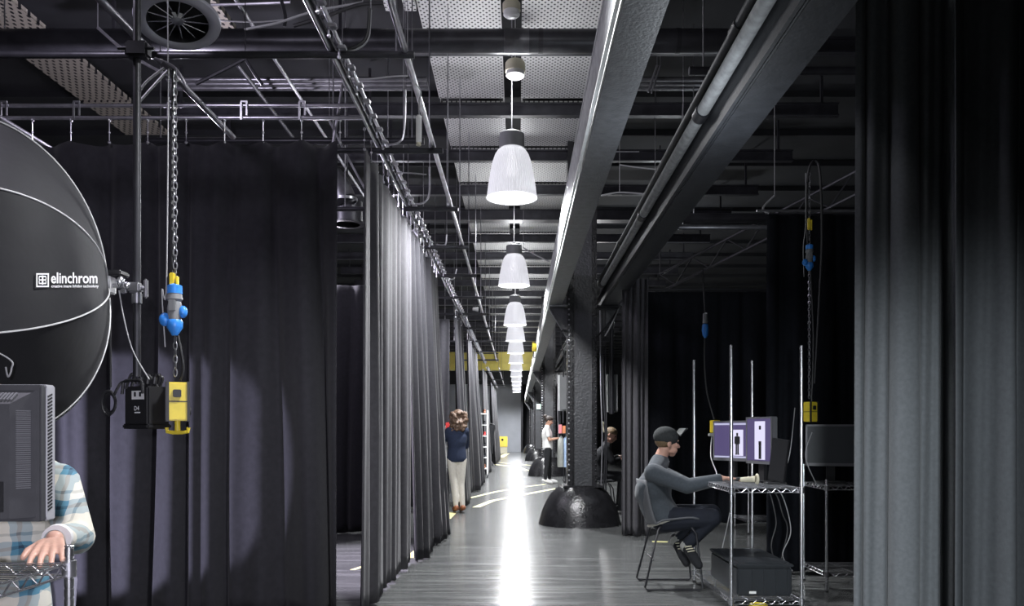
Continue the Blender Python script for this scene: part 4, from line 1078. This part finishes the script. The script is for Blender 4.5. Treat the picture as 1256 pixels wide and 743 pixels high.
Y = 3.62; drop((215-635)/1000*Y, Y, zz(112, Y)+.1, zz(349, Y), zz(384, Y), zz(516, Y), 1.0, 'yellow socket box hanging on a chain beside the power pack at left')
Y = 6.9; drop((992.5-635)/1000*Y, Y, zz(212, Y), zz(275, Y), zz(318, Y), zz(517, Y), .98, 'yellow socket box on a chain above the dark monitor at right', hook=False, ang=.5)
Y = 8.4; drop((866-635)/1000*Y, Y, zz(318, Y), zz(385, Y), zz(405, Y), zz(408, Y)-.1, .9, 'small cable drop with a blue plug hanging behind the seated man', hook=False, clip=False) if False else None
t = thing('cable_drop', tuple(at(865, 405, 8.4)), 'thin cable drop with a single blue plug hanging behind the seated man', 'cable')
part('cable', MB().tube(bez([at(862, 330, 8.4), at(864, 370, 8.4), at(865, 400, 8.4), at(864, 440, 8.4), at(867, 480, 8.4), at(876, 514, 8.4)]), .008, 6), M['rubber'], t)
p = at(865, 405, 8.4); part('plug', MB().lathe([(.012, .07), (.030, .06), (.034, 0), (.028, -.05), (.010, -.08)], p, n=16), M['blue'], t)
part('coupler', MB().lathe([(.01, .18), (.024, .17), (.028, .07)], p, n=16), M['socket'], t)
part('hanging_box', MB().box(at(877, 523, 8.4), (.08, .08, .13), rotz3(.3), bev=.006), M['yellow'], t)
part('clip', MB().box(at(873, 533, 8.3), (.07, .03, .03), bev=.004).cyl(at(879, 528, 8.3), at(879, 541, 8.3), .012, 8), M['white'], t)
part('cable', MB().tube(bez([at(873, 535, 8.3), at(872, 560, 8.0), at(879, 580, 7.5), at(877, 592, 7.1)]), .006, 6), M['cable_grey'], t)
cable([at(990, 225, 6.9), at(993, 205, 6.9), at(1000, 197, 6.9), at(1006, 215, 6.9), at(1008, 300, 6.9), at(1003, 400, 6.9), at(999, 470, 6.9)], .010, M['rubber'], 'black cable looping over beside the right chain', n=8)

# ---------------------------------------------------------------- pole, clamp, softbox, power pack
Yp = 3.62; Xp = (168-635)/1000*Yp
t = thing('hanging_pole', (Xp, Yp, zz(462, Yp)), 'black vertical pole hanging from the ceiling beside the softbox', 'pole')
part('tube', MB().cyl((Xp, Yp, zz(462, Yp)), (Xp, Yp, 4.9), .0165, 16), M['black_metal'], t)
part('inner_tube', MB().cyl((Xp, Yp-.004, zz(470, Yp)), (Xp, Yp-.004, zz(182, Yp)), .0135+.004, 16), M['steel'], t) if False else None
part('collar', MB().cyl((Xp, Yp, zz(372, Yp)), (Xp, Yp, zz(360, Yp)), .022, 16), M['steel'], t)
part('clamp', MB().box((Xp+.01, Yp-.01, zz(63, Yp)), (.10, .06, .07), bev=.01).cyl((Xp-.07, Yp-.03, zz(63, Yp)), (Xp+.09, Yp-.03, zz(63, Yp)), .008, 8), M['black_metal'], t)
t = thing('light_clamp', tuple(at(152, 352, Yp)), 'silver clamp arm fixing the softbox head to the pole', 'clamp')
part('arm', MB().cyl(at(139, 350, Yp-.03), at(178, 354, Yp-.03), .010, 10), M['steel'], t)
part('jaw', MB().box(at(166, 353, Yp-.03), (.055, .05, .045), bev=.008), M['steel'], t)
part('handle', MB().box(at(179, 354, Yp-.03), (.018, .02, .085), bev=.006), M['steel'], t)
part('knob', MB().ball(at(147, 345, Yp-.04), (.020, .020, .026)).ball(at(156, 350, Yp-.05), .017).box(at(152, 357, Yp-.04), (.03, .02, .02), bev=.004), M['chrome'], t)
part('mount_plate', MB().box(at(136, 350, Yp-.03), (.022, .06, .075), bev=.005), M['white'], t)
part('strobe_head', MB().box(at(141, 336, Yp-.02), (.09, .09, .022), bev=.005), M['plastic'], t)
# octagonal softbox
Ap = at(131, 350, Yp-.02); ax = Vector((-.87, -.48, -.10)).normalized(); vN = Vector((.48, -.87, 0)); vN = (vN-ax*vN.dot(ax)).normalized(); uN = ax.cross(vN).normalized()
if uN.z < 0: uN = -uN
H = .45; Rr = .675
t = thing('octagonal_softbox', Ap, 'large black octagonal softbox with white piping and lettering, at the left edge', 'softbox')
def sb(th, phi):
    # straight chord between ribs
    k = phi/(PI/4)-.5; i = math.floor(k); f = k-i
    def rib(ii):
        a = (ii+.5)*PI/4; return vN*math.cos(a)+uN*math.sin(a)
    rad = rib(i).lerp(rib(i+1), f)
    return Ap+ax*H*(1-math.cos(th))+rad*(.05+(Rr-.05)*math.sin(th))
def sbr(th, i): return sb(th, (i+.5)*PI/4)
bm = bmesh.new(); NT = 20; NP = 48; g = []
for j in range(NT+1):
    g.append([bm.verts.new(sb(j/NT*PI/2, 2*PI*k/NP+PI/8)) for k in range(NP)])
for j in range(NT):
    for k in range(NP): bm.faces.new((g[j][k], g[j][(k+1) % NP], g[j+1][(k+1) % NP], g[j+1][k]))
lip = [bm.verts.new(v.co+ax*.06) for v in g[-1]]
for k in range(NP): bm.faces.new((g[-1][k], g[-1][(k+1) % NP], lip[(k+1) % NP], lip[k]))
bmesh.ops.recalc_face_normals(bm, faces=bm.faces)
bvh = BVHTree.FromBMesh(bm)
shell = finish('fabric_shell', bm, M['softbox'], t, True, 25)
md = shell.modifiers.new('s', 'SOLIDIFY'); md.thickness = .004; md.offset = 0; apply_mods(shell)
for i in range(8):
    part('piping', MB().tube([sbr(j/24*PI/2, i)+((sbr(j/24*PI/2, i)-(Ap+ax*H*.6)).normalized()*.004) for j in range(25)], .0034, 6), M['piping'], t)
part('rim_piping', MB().tube([sbr(PI/2, i)+ax*.06 for i in range(8)], .004, 6, closed=True), M['piping'], t)
part('speed_ring', MB().tube([Ap+(vN*math.cos(a)+uN*math.sin(a))*.055 for a in [2*PI*k/20 for k in range(20)]], .010, 8, closed=True), M['steel'], t)
for i in (-1, 0):
    p = sbr(PI/2, i); part('rib_tip', MB().ball(p, .008).cyl(p, p+ax*.03, .006, 8), M['chrome'], t)
part('diffuser', MB()._new([sbr(PI/2, i)+ax*.03 for i in range(8)], [tuple(range(8))]), M['white_cloth'], t)
part('pull_cord', MB().tube(bez([sbr(PI/2, -1)+Vector((-.03, 0, -.02)), at(11, 440, 2.85), at(14, 452, 2.85), at(10, 462, 2.85), at(7, 450, 2.85)]), .003, 6), M['cable_grey'], t)
# printed lettering, laid on the fabric by casting along the view of a printer standing in front of the panel
def text_mesh(body, size):
    cu = bpy.data.curves.new('t', 'FONT'); cu.body = body; cu.size = size; cu.resolution_u = 3; cu.offset = size*.018
    o = bpy.data.objects.new('t', cu); C.objects.link(o)
    dg = bpy.context.evaluated_depsgraph_get(); dg.update()
    me = bpy.data.meshes.new_from_object(o.evaluated_get(dg)); bpy.data.objects.remove(o)
    bm = bmesh.new(); bm.from_mesh(me)
    bmesh.ops.triangulate(bm, faces=bm.faces)
    for _ in range(2):
        bmesh.ops.subdivide_edges(bm, edges=[e for e in bm.edges if e.calc_length() > size*.12], cuts=1)
        bmesh.ops.triangulate(bm, faces=bm.faces)
    return bm
panel_c = at(88, 343, 3.1); nrm_ = Vector((panel_c.x, panel_c.y, 0)).normalized()
def print_on(bm, px0, px1, py0, py1, name):
    xs = [v.co.x for v in bm.verts]; ys_ = [v.co.y for v in bm.verts]; ax0, ax1, ay0, ay1 = min(xs), max(xs), min(ys_), max(ys_)
    o0 = Vector((0, 0, 1.3))
    for v in bm.verts:
        px = px0+(v.co.x-ax0)/(ax1-ax0)*(px1-px0); py = py1-(v.co.y-ay0)/(ay1-ay0)*(py1-py0)
        d = (at(px, py, 3.0)-o0).normalized(); hit = bvh.ray_cast(o0, d)
        v.co = (hit[0]-d*.012) if hit[0] is not None else at(px, py, 3.3)
    part(name, type('X', (), {'bm': bm})(), M['print'], t, smooth=0)
print_on(text_mesh('elinchrom', .1), 62.5, 119.5, 334.0, 347.5, 'brand_lettering')
print_on(text_mesh('creative image lighting technology', .1), 63, 121, 349.0, 353.5, 'small_lettering')
lg = MB()
def lb(x, y, w_, h_): lg._new([(x, y, 0), (x+w_, y, 0), (x+w_, y+h_, 0), (x, y+h_, 0)], [(0, 1, 2, 3)])
lb(0, 0, 1, .10); lb(0, .90, 1, .10); lb(0, .1, .10, .8); lb(.90, .1, .10, .8)
for yy in (.22, .47, .72): lb(.22, yy, .22, .09); lb(.56, yy, .22, .09)
lb(.44, .18, .12, .66); lb(.20, .26, .06, .2); lb(.74, .26, .06, .2); lb(.20, .54, .06, .2); lb(.74, .54, .06, .2)
bmesh.ops.subdivide_edges(lg.bm, edges=lg.bm.edges[:], cuts=2, use_grid_fill=True)
print_on(lg.bm, 44.5, 60, 335, 352, 'emblem')
# power pack hanging below the pole
Yk = 3.62; x0 = (153-635)/1000*Yk; x1 = (203-635)/1000*Yk; zb_ = zz(526, Yk); zt_ = zz(474, Yk); cx = (x0+x1)/2; R = rotz3(-.45)
t = thing('power_pack', (cx, Yk, zb_), 'black studio power pack hanging from the pole, white dials on its face', 'power pack')
cpk = Vector((cx, Yk+.02, (zb_+zt_)/2)); bw, bd, bh = .150, .12, zt_-zb_
part('case', MB().box(cpk, (bw, bd, bh), R, bev=.008), M['plastic'], t)
part('bumper', MB().box(cpk-Vector((0, 0, bh/2-.012)), (bw+.012, bd+.012, .022), R, bev=.006), M['rubber'], t)
f = lambda x, z, d=0: cpk+R @ Vector((x, -bd/2-.001-d, z))
part('dial_panel', MB().box(f(.015, .055), (.075, .003, .038), R), M['white'], t, label='white dial panel')
part('dial', MB().box(f(.0, .058, .002), (.010, .004, .020), R).box(f(.032, .058, .002), (.010, .004, .020), R), M['rubber'], t)
part('handle', MB().tube([f(-.06, .06, .02), f(-.05, .112, .02), f(-.035, .118, .02), f(.055, .118, .02), f(.065, .11, .02), f(.07, .06, .02)], .007, 8), M['rubber'], t)
bmt = text_mesh('D4', .026); mmw = max(v.co.x for v in bmt.verts)/2
for v in bmt.verts: v.co = f(.0-mmw+v.co.x+.01, -.012+v.co.y, .003)
part('lettering', type('X', (), {'bm': bmt})(), M['print'], t, smooth=0)
part('lettering_bar', MB().box(f(.012, -.022), (.034, .002, .006), R).box(cpk+R @ Vector((-bw/2-.001, 0, -.06)), (.002, .04, .008), R), M['print'], t)
mb = MB()
rnd = random.Random(2)
for k in range(7):
    a = rnd.uniform(-.06, .05); p = cpk+Vector((a, rnd.uniform(-.03, .03), bh/2))
    mb.tube(bez([p, p+Vector((.01, 0, .045)), p+Vector((rnd.uniform(-.05, .05), 0, .05)), p+Vector((rnd.uniform(-.07, .07), 0, -.01))]), .0065, 6)
part('cable_plugs', mb, M['rubber'], t)
for k in range(4):
    p = cpk+Vector((-.05+.03*k, -.02, bh/2+.012)); part('plug', MB().cyl(p, p+Vector((.004, 0, .03)), .011, 10), M['plastic'], t)
part('strap', MB().box(cpk+Vector((-.0, 0, bh/2+.03)), (.012, .004, .08), R), M['rubber'], t)
cable([at(146, 356, 3.58), at(152, 390, 3.58), at(163, 430, 3.58), at(183, 465, 3.58)], .003, M['cable_grey'], 'thin grey cord slanting from the clamp down to the power pack')
cable([at(134, 358, 3.6), at(135, 420, 3.6), at(135.5, 475, 3.6)], .006, M['rubber'], 'black cable dropping from the softbox mount', n=6)
mb = MB()
for k in range(3):
    mb.tube([at(133+2*math.sin(k)+ (8.5-k)*math.cos(a), 494+(15-2*k)*math.sin(a), 3.6+.01*k) for a in [2*PI*i/20 for i in range(20)]], .0055, 6, closed=True)
single('cable_coil', mb, M['rubber'], 'coiled black cable hanging left of the power pack', 'cable')
cable([at(140, 484, 3.6), at(148, 470, 3.62), at(156, 468, 3.62)], .006, M['rubber'], 'short black cable joining the coil to the power pack')

# ---------------------------------------------------------------- round fan at the top left
cF = at(218, 27, 4.2); nF = Vector((.13, -.22, -.97)).normalized()
t = thing('round_fan', cF, 'round black drum fan with radiating metal spokes at the top left', 'fan')
part('drum', MB().lathe([(.165, 0), (.165, -.42), (0, -.42)], cF, nF, 40), M['pipe'], t)
part('rim', MB().lathe([(.150, .004), (.160, .012), (.185, .012), (.208, .004), (.212, -.012), (.168, -.03)], cF, nF, 48), M['fan_rim'], t, label='pale metal rim')
part('inner_ring', MB().lathe([(.152, .004), (.146, -.02), (.146, -.06)], cF, nF, 48), M['black_metal'], t)
part('back_plate', MB().lathe([(0, -.07), (.15, -.07)], cF, nF, 32), M['dark_slot'], t)
Rf = frame_from(nF); mb = MB()
for k in range(13):
    a = 2*PI*k/13+.2; mb.tube([cF+Rf @ Vector((.03*math.cos(a), .03*math.sin(a), -.01)), cF+Rf @ Vector((.148*math.cos(a), .148*math.sin(a), -.012))], [.0045, .0028], 6)
part('spoke', mb, M['chrome'], t)
part('hub', MB().lathe([(0, .0), (.012, .0), (.030, -.004), (.034, -.02), (0, -.02)], cF, nF, 20), M['steel'], t)
mb = MB()
for k in (0, 1):
    a = -1.45+.55*k; mb._new([cF+Rf @ Vector((.025*math.cos(a-.3), .025*math.sin(a-.3), -.004)), cF+Rf @ Vector((.07*math.cos(a-.12), .07*math.sin(a-.12), .0)), cF+Rf @ Vector((.07*math.cos(a+.18), .07*math.sin(a+.18), .0)), cF+Rf @ Vector((.025*math.cos(a+.3), .025*math.sin(a+.3), -.004))], [(0, 1, 2, 3)])
part('blade_tab', mb, M['white'], t)
top = cF-nF*.40; part('hanger', MB().cyl(top, (top.x, top.y, 5.8), .02, 10), M['black_metal'], t)

# ---------------------------------------------------------------- ceiling clutter: cables and conduits
cab = [
    ([(120, 34), (150, 60), (185, 82), (215, 96)], 4.9, .010, 'tube', 'bright conduit curving under the round fan'),
    ([(200, 78), (214, 92), (212, 110), (214, 128)], 3.9, .013, 'rubber', 'black cable bundle turning down to the chain'),
    ([(206, 80), (180, 100), (168, 118)], 3.9, .006, 'cable_grey', 'grey cable arching left of the chain top'),
    ([(208, 84), (186, 108), (170, 126)], 3.9, .006, 'cable_grey', 'lower grey cable arching left of the chain top'),
    ([(190, 72), (215, 84), (232, 112), (246, 126)], 3.9, .008, 'tube', 'silver flexible conduit right of the chain top'),
    ([(360, 32), (400, 20), (440, 6), (470, 4)], 5.6, .013, 'rubber', 'dark cable rising towards the right rail near the top'),
    ([(300, 36), (340, 28), (385, 14), (445, 3)], 5.7, .009, 'cable_grey', 'light cable rising across the curtain track near the top'),
    ([(410, 62), (435, 58), (450, 44), (453, 10)], 5.0, .010, 'rubber', 'thick black cable drooping between the two rails'),
    ([(412, 64), (438, 60), (452, 46), (455, 12)], 5.1, .006, 'cable_grey', 'thin grey cable beside the drooping black one'),
    ([(425, 96), (450, 97), (480, 94), (500, 93)], 5.9, .007, 'cable_grey', 'pale wire strung between the rails under the conduits'),
    ([(420, 104), (416, 130), (408, 180)], 5.75, .012, 'tube', 'slanting bright rod hanging past the end of the two pipes'),
    ([(404, 148), (425, 190), (448, 232)], 6.2, .009, 'tube', 'thin diagonal rod above the slot beside the left drape'),
    ([(470, 215), (495, 212), (523, 214)], 7.2, .006, 'cable_grey', 'pale wire above the first aisle drape'),
    ([(470, 178), (490, 174), (496, 158), (497, 110)], 6.6, .009, 'tube', 'curved silver conduit between the rails above the first aisle drape'),
    ([(495, 248), (515, 250), (526, 240), (527, 205)], 8.2, .010, 'tube', 'second curved silver conduit further along between the rails'),
    ([(535, 300), (546, 300), (548, 288)], 10, .010, 'tube', 'third curved silver conduit further along between the rails'),
    ([(545, 340), (556, 342), (560, 330)], 12, .010, 'tube', 'fourth curved silver conduit further along between the rails'),
    ([(240, 103), (270, 88), (301, 72)], 5.4, .012, 'pipe', 'dark strut rising right from the chain top'),
    ([(301, 72), (312, 90), (322, 104)], 5.4, .012, 'pipe', 'dark strut falling right of the apex'),
    ([(258, 6), (300, 5), (356, 3)], 6.2, .010, 'tube', 'pale conduit along the top edge right of the fan'),
    ([(256, 24), (310, 27), (350, 24)], 6.4, .006, 'cable_grey', 'thin wire below the pale conduit right of the fan'),
    ([(345, 0), (350, 20), (349, 33)], 6.0, .014, 'black_metal', 'short black hanger at the top edge'),
    ([(642, 304), (656, 312), (674, 321)], 12.6, .010, 'cable_grey', 'grey cable slanting right from the second pendant mount'),
    ([(795, 113), (806, 80)], 8.7, .012, 'tube', 'pair of silver rods between the crane girders'),
    ([(799, 114), (810, 80)], 8.7, .009, 'tube', 'second silver rod between the crane girders'),
    ([(737, 240), (760, 236), (792, 238)], 9.5, .010, 'cable_grey', 'pale cable strung between the crane girders'),
    ([(760, 202), (780, 205), (808, 208)], 9.5, .008, 'cable_grey', 'thin cable strung between the crane girders'),
    ([(752, 186), (784, 186)], 9.5, .008, 'tube', 'short pale bar between the crane girders'),
    ([(838, 128), (837, 152)], 8.5, .008, 'tube', 'small vertical rod by the right girder'),
    ([(762, 372), (750, 398), (742, 412)], 11.4, .010, 'cable_grey', 'grey cable curving down beside the right column bracket'),
    ([(943, 262), (936, 255), (950, 240)], 7.5, .010, 'cable_grey', 'small bent cable at the corner of the tall black drape'),
    ([(700, 408), (690, 405), (688, 420), (692, 436), (691, 462)], 11.4, .010, 'rubber', 'cable dropping to the left cabinet on the nearest column'),
    ([(741, 530), (739, 518), (742, 521), (746, 532)], 11.62, .010, 'cream', 'short cream cable loop beside the bent man\'s head'),
    ([(900, 602), (893, 640), (880, 700), (873, 740)], 6.8, .004, 'cable_grey', 'thin cable running from the desk to the floor beside the chair'),
    ([(936, 597), (944, 604), (952, 640), (946, 670), (955, 700), (950, 712)], 6.7, .006, 'rubber', 'black cable drooping below the wire desk'),
    ([(938, 597), (952, 606), (960, 630), (966, 650), (958, 690), (962, 712)], 6.8, .006, 'rubber', 'second black cable drooping below the wire desk'),
    ([(938, 596), (958, 605), (970, 650), (960, 680), (972, 700)], 6.7, .004, 'cable_grey', 'grey cable drooping below the wire desk'),
    ([(975, 500), (968, 560), (955, 590), (952, 600)], 6.8, .004, 'cable_grey', 'thin pale cable hanging from the right socket box to the desk'),
    ([(996, 530), (988, 560), (1003, 597)], 6.82, .004, 'cable_grey', 'thin pale cable behind the dark monitor'),
]
for pts, Yc, r, mk, lb_ in cab:
    P_ = [at(x, y, Yc) for x, y in pts]; mb = MB().tube(bez(P_), r, 6)
    if min(p.z for p in P_) > 2.9:
        h = max(P_, key=lambda p: p.z); mb.cyl(h, (h.x, h.y, 5.78), .003, 5)
    single('hanging_cable', mb, M[mk], lb_, 'cable')
# pulley block on the girder edge
pP = at(703, 226, 7.1)
t = thing('pulley_block', pP, 'small grey pulley block with a hook on the edge of the left girder', 'pulley')
part('frame', MB().tube([pP+Vector((.045*math.copysign(abs(math.cos(a))**.6, math.cos(a)), 0, .055*math.copysign(abs(math.sin(a))**.6, math.sin(a)))) for a in [2*PI*k/20 for k in range(20)]], .008, 8, closed=True), M['steel'], t)
part('wheel', MB().cyl(pP+Vector((0, -.015, 0)), pP+Vector((0, .015, 0)), .032, 18), M['plastic_grey'], t)
part('hook', MB().tube(bez([pP+Vector((0, 0, -.06)), pP+Vector((.005, 0, -.11)), pP+Vector((.045, 0, -.15)), pP+Vector((.02, 0, -.19)), pP+Vector((-.03, 0, -.16))]), .008, 8), M['black_metal'], t)
part('bracket', MB().box(pP+Vector((-.01, .0, -.10)), (.05, .04, .05), bev=.006), M['steel'], t)
# spot heads clipped on the curtain track
for k, (px, py, Yc, lb_) in enumerate(((473, 226, 7.0, 'small dark clamp light on the curtain track above the first aisle drape'), (512, 287, 8.7, 'pale clamp light on the curtain track, second along'), (522, 316, 9.9, 'pale clamp light on the curtain track, third along'), (583, 379, 14.6, 'small white spot lamp on the plain rail'))):
    p = at(px, py, Yc); t = thing('clamp_light', p, lb_, 'spot lamp')
    part('head', MB().lathe([(0, .05), (.03, .045), (.035, 0), (.045, -.05)], p, (.5, -.3, -.8) if k < 3 else (-1, -.2, .05), 16), M['steel'] if 0 < k < 3 else (M['white'] if k == 3 else M['pipe']), t)
    part('yoke', MB().tube([p+Vector((-.04, 0, 0)), p+Vector((-.04, 0, .07)), p+Vector((.04, 0, .07)), p+Vector((.04, 0, 0))], .006, 6), M['black_metal'], t)
    part('clamp', MB().cyl(p+Vector((0, 0, .07)), p+Vector((0, 0, .13)), .012, 8), M['black_metal'], t)

# dark round ducts seen through the slot at left
for (px, py, Yc, lb_) in ((424, 232, 9.0, 'silver duct elbow seen through the slot above the far drape'), ):
    p = at(px, py, Yc); t = thing('duct_elbow', p, lb_, 'duct')
    part('body', MB().tube(bez([p+Vector((-.5, .2, .35)), p+Vector((-.15, .05, .15)), p+Vector((0, 0, -.12))]), .12, 20), M['silver_duct'], t)
    part('collar', MB().lathe([(.12, 0), (.13, 0), (.13, .03), (.12, .03)], p+Vector((0, 0, -.13)), (0, 0, 1), 20), M['steel'], t)
t = thing('round_fan', at(426, 275, 9.2), 'dim round vent hanging above the far drape in the slot', 'fan'); p = at(426, 275, 9.2)
part('drum', MB().lathe([(.17, 0), (.17, .25), (0, .25)], p, (0, 0, 1), 32), M['pipe'], t); part('hanger', MB().cyl(p+Vector((0, 0, .2)), (p.x, p.y, 5.8), .01, 6), M['black_metal'], t)
part('rim', MB().lathe([(.14, -.004), (.20, -.004), (.20, .015), (.17, .02)], p, (0, 0, 1), 32), M['black_metal'], t)

# ---------------------------------------------------------------- far aisle: racks, clothes, cabinet
def small_rack():
    x0, x1, y0, y1 = -1.30, -.855, 22.9, 23.4
    t = thing('shoe_rack', ((x0+x1)/2, (y0+y1)/2, 0), 'tall white-framed rack of shoes between the aisle drapes', 'rack')
    for (x, y) in ((x0, y0), (x1, y0), (x0, y1), (x1, y1)): part('post', MB().box((x, y, 1.0), (.03, .03, 1.8)), M['white'], t); part('caster', MB().cyl((x-.015, y, .05), (x+.015, y, .05), .05, 12), M['plastic_grey'], t)
    zs = [1.80, 1.48, 1.17, .86, .56, .25]
    for z in zs: part('shelf', MB().box(((x0+x1)/2, (y0+y1)/2, z), (x1-x0, y1-y0, .025)), M['white'], t)
    cols = ['tan_leather', 'black_cloth', 'red', 'black_cloth', 'navy', 'tan_leather']
    nm = ['top shelf', 'second shelf', 'third shelf', 'fourth shelf', 'fifth shelf', 'bottom shelf']
    cn = ['brown', 'black', 'red', 'black', 'navy', 'brown']
    for i, z in enumerate(zs):
        for k, x in enumerate((-.94, -1.09)):
            mb = MB().cap((x, 23.2, z+.045), .028, (x, 23.07, z+.042), .030).cap((x, 23.07, z+.042), .030, (x, 22.99, z+.036), .022).cap((x, 23.2, z+.045), .030, (x, 23.21, z+.10), .030)
            o = finish('shoe', mb.bm, M[cols[i]], None, True, 60); tag(o, '%s shoe on the %s of the tall shoe rack, %s of its pair' % (cn[i], nm[i], 'right one' if k == 0 else 'left one'), 'shoe')
small_rack()
# rack beside the woman at left
t = thing('accessory_rack', (-1.42, 13.75, 0), 'narrow white rack in front of the woman in cream trousers', 'rack')
for x in (-1.60, -1.19): part('post', MB().box((x, 13.55, .70), (.025, .025, 1.40)), M['white'], t)
for z in (.30, .70, 1.05, 1.25): part('shelf', MB().box((-1.395, 13.55, z), (.43, .18, .02)), M['white'], t)
single('red_box', MB().box((-1.15, 13.58, 1.355), (.09, .12, .19), bev=.008), M['red'], 'red box on the narrow rack in front of the woman', 'box')
single('red_box', MB().box((-1.27, 13.58, 1.33), (.10, .12, .14), bev=.008), M['red'], 'lower red box half hidden left of the other red box', 'box')
# clothes rail with the garments at the woman in white
t = thing('clothes_rail', (1.25, 20.3, 0), 'low black clothes rail in front of the woman in white', 'clothes rail')
for y in (20.0, 20.7): part('post', MB().cyl((1.17, y, .08), (1.17, y, 1.24), .012, 8).cyl((1.6, y, .08), (1.6, y, 1.24), .012, 8), M['black_metal'], t)
part('rail', MB().cyl((1.02, 20.05, 1.24), (1.65, 20.05, 1.24), .012, 8).cyl((1.02, 20.6, 1.24), (1.65, 20.6, 1.24), .012, 8), M['black_metal'], t)
part('base_frame', MB().box((1.38, 20.0, .07), (.5, .03, .03)).box((1.38, 20.7, .07), (.5, .03, .03)).box((1.17, 20.35, .07), (.03, .7, .03)).box((1.6, 20.35, .07), (.03, .7, .03)), M['black_metal'], t)
for x, y in ((1.17, 20.0), (1.6, 20.0), (1.17, 20.7), (1.6, 20.7)): part('caster', MB().cyl((x-.012, y, .03), (x+.012, y, .03), .03, 10), M['plastic'], t)
def garment(x, y, zt_, L, m, label):
    mb = MB(); vs = []; fs = []; nu = 10; nv = 8
    for j in range(nv+1):
        v = j/nv; ww = .045+.10*min(1, v*6)**.6+.02*v
        for k in range(nu):
            a = 2*PI*k/nu; vs.append((x+ww*.55*math.cos(a)+.012*math.sin(5*a+v*3), y+ww*1.0*math.sin(a), zt_-L*v))
    for j in range(nv):
        for k in range(nu): fs.append((j*nu+k, j*nu+(k+1) % nu, (j+1)*nu+(k+1) % nu, (j+1)*nu+k))
    fs += [tuple(range(nu))]; mb._new(vs, fs)
    t = thing('hanging_garment', (x, y, zt_-L), label, 'garment')
    part('cloth', mb, m, t, smooth=80); part('hanger', MB().tube(bez([(x, y-.12, zt_-.01), (x, y, zt_+.02), (x, y+.12, zt_-.01)]), .006, 5).tube([(x, y, zt_+.02), (x, y, zt_+.05)], .004, 5), M['steel'], t)
garment(1.07, 20.05, 1.18, .75, M['grey_cloth'], 'grey-green garment hanging nearest the woman in white')
garment(1.19, 20.05, 1.18, .75, M['blue_cloth'], 'pale blue shirt hanging right of the grey-green garment')
garment(1.30, 20.05, 1.18, .75, M['blue_cloth'], 'pale blue shirt half hidden by the nearest column')
for (x, m_, lb_, h) in ((1.06, M['pink'], 'pink card box on top of the clothes rail', .22), (1.15, M['orange'], 'orange card box on top of the clothes rail', .19), (1.25, M['yellow_card'], 'yellow card box on top of the clothes rail', .21)):
    mb = MB().box((x, 20.3, 1.252+h/2), (.075, .14, h), bev=.004); single('card_box', mb, m_, lb_, 'box')
single('rail_shelf', MB().box((1.30, 20.3, 1.247), (.62, .60, .012)), M['black_metal'], 'thin black shelf on top of the clothes rail', 'shelf')
# dark clothes stand deep in the aisle
t = thing('clothes_stand', (-1.02, 29.6, 0), 'dark clothes hanging on a stand at the left of the far aisle', 'clothes stand')
part('post', MB().cyl((-1.02, 29.6, .05), (-1.02, 29.6, 1.62), .018, 8).tube([(-1.2, 29.6, 1.55), (-1.02, 29.6, 1.6), (-.84, 29.6, 1.55)], .014, 6), M['steel'], t)
part('foot', MB().tube([(-1.25, 29.5, .03), (-1.02, 29.6, .3), (-.82, 29.5, .03)], .014, 6).tube([(-1.02, 29.85, .03), (-1.02, 29.6, .3)], .014, 6), M['steel'], t)
mb = MB(); vs = []; fs = []
for j in range(9):
    v = j/8; ww = (.19, .21, .17, .15, .15, .15, .14, .13, .12)[j]
    for k in range(12): a = 2*PI*k/12; vs.append((-1.02+ww*math.cos(a), 29.6+ww*.55*math.sin(a), 1.54-v*1.05))
for j in range(8):
    for k in range(12): fs.append((j*12+k, j*12+(k+1) % 12, (j+1)*12+(k+1) % 12, (j+1)*12+k))
fs.append(tuple(range(12))); mb._new(vs, fs); part('coat', mb, M['black_cloth'], t)
# yellow cabinet at the end
t = thing('yellow_cabinet', (-.92, 49.5, 0), 'small yellow cabinet standing by the grey end wall', 'cabinet')
part('body', MB().box((-.90, 49.5, .68), (.56, .5, .64), bev=.02), M['yellow_card'], t); part('plinth', MB().box((-.90, 49.5, .19), (.52, .46, .38)), M['cream'], t)
part('badge', MB().cyl((-.92, 49.24, .80), (-.92, 49.25, .80), .07, 12), M['plastic'], t)
# emergency light on a far column
t = thing('emergency_light', (1.12, 36.0, 2.2), 'tiny pale green lit emergency sign on a far column', 'sign')
part('panel', MB().box((.93, 36.08, 2.40), (.18, .04, .22)), emat('exit_glow', (.7, 1, .85), 1.6), t)
part('panel_frame', MB().box((.93, 36.11, 2.40), (.22, .03, .26)), M['plastic_grey'], t)
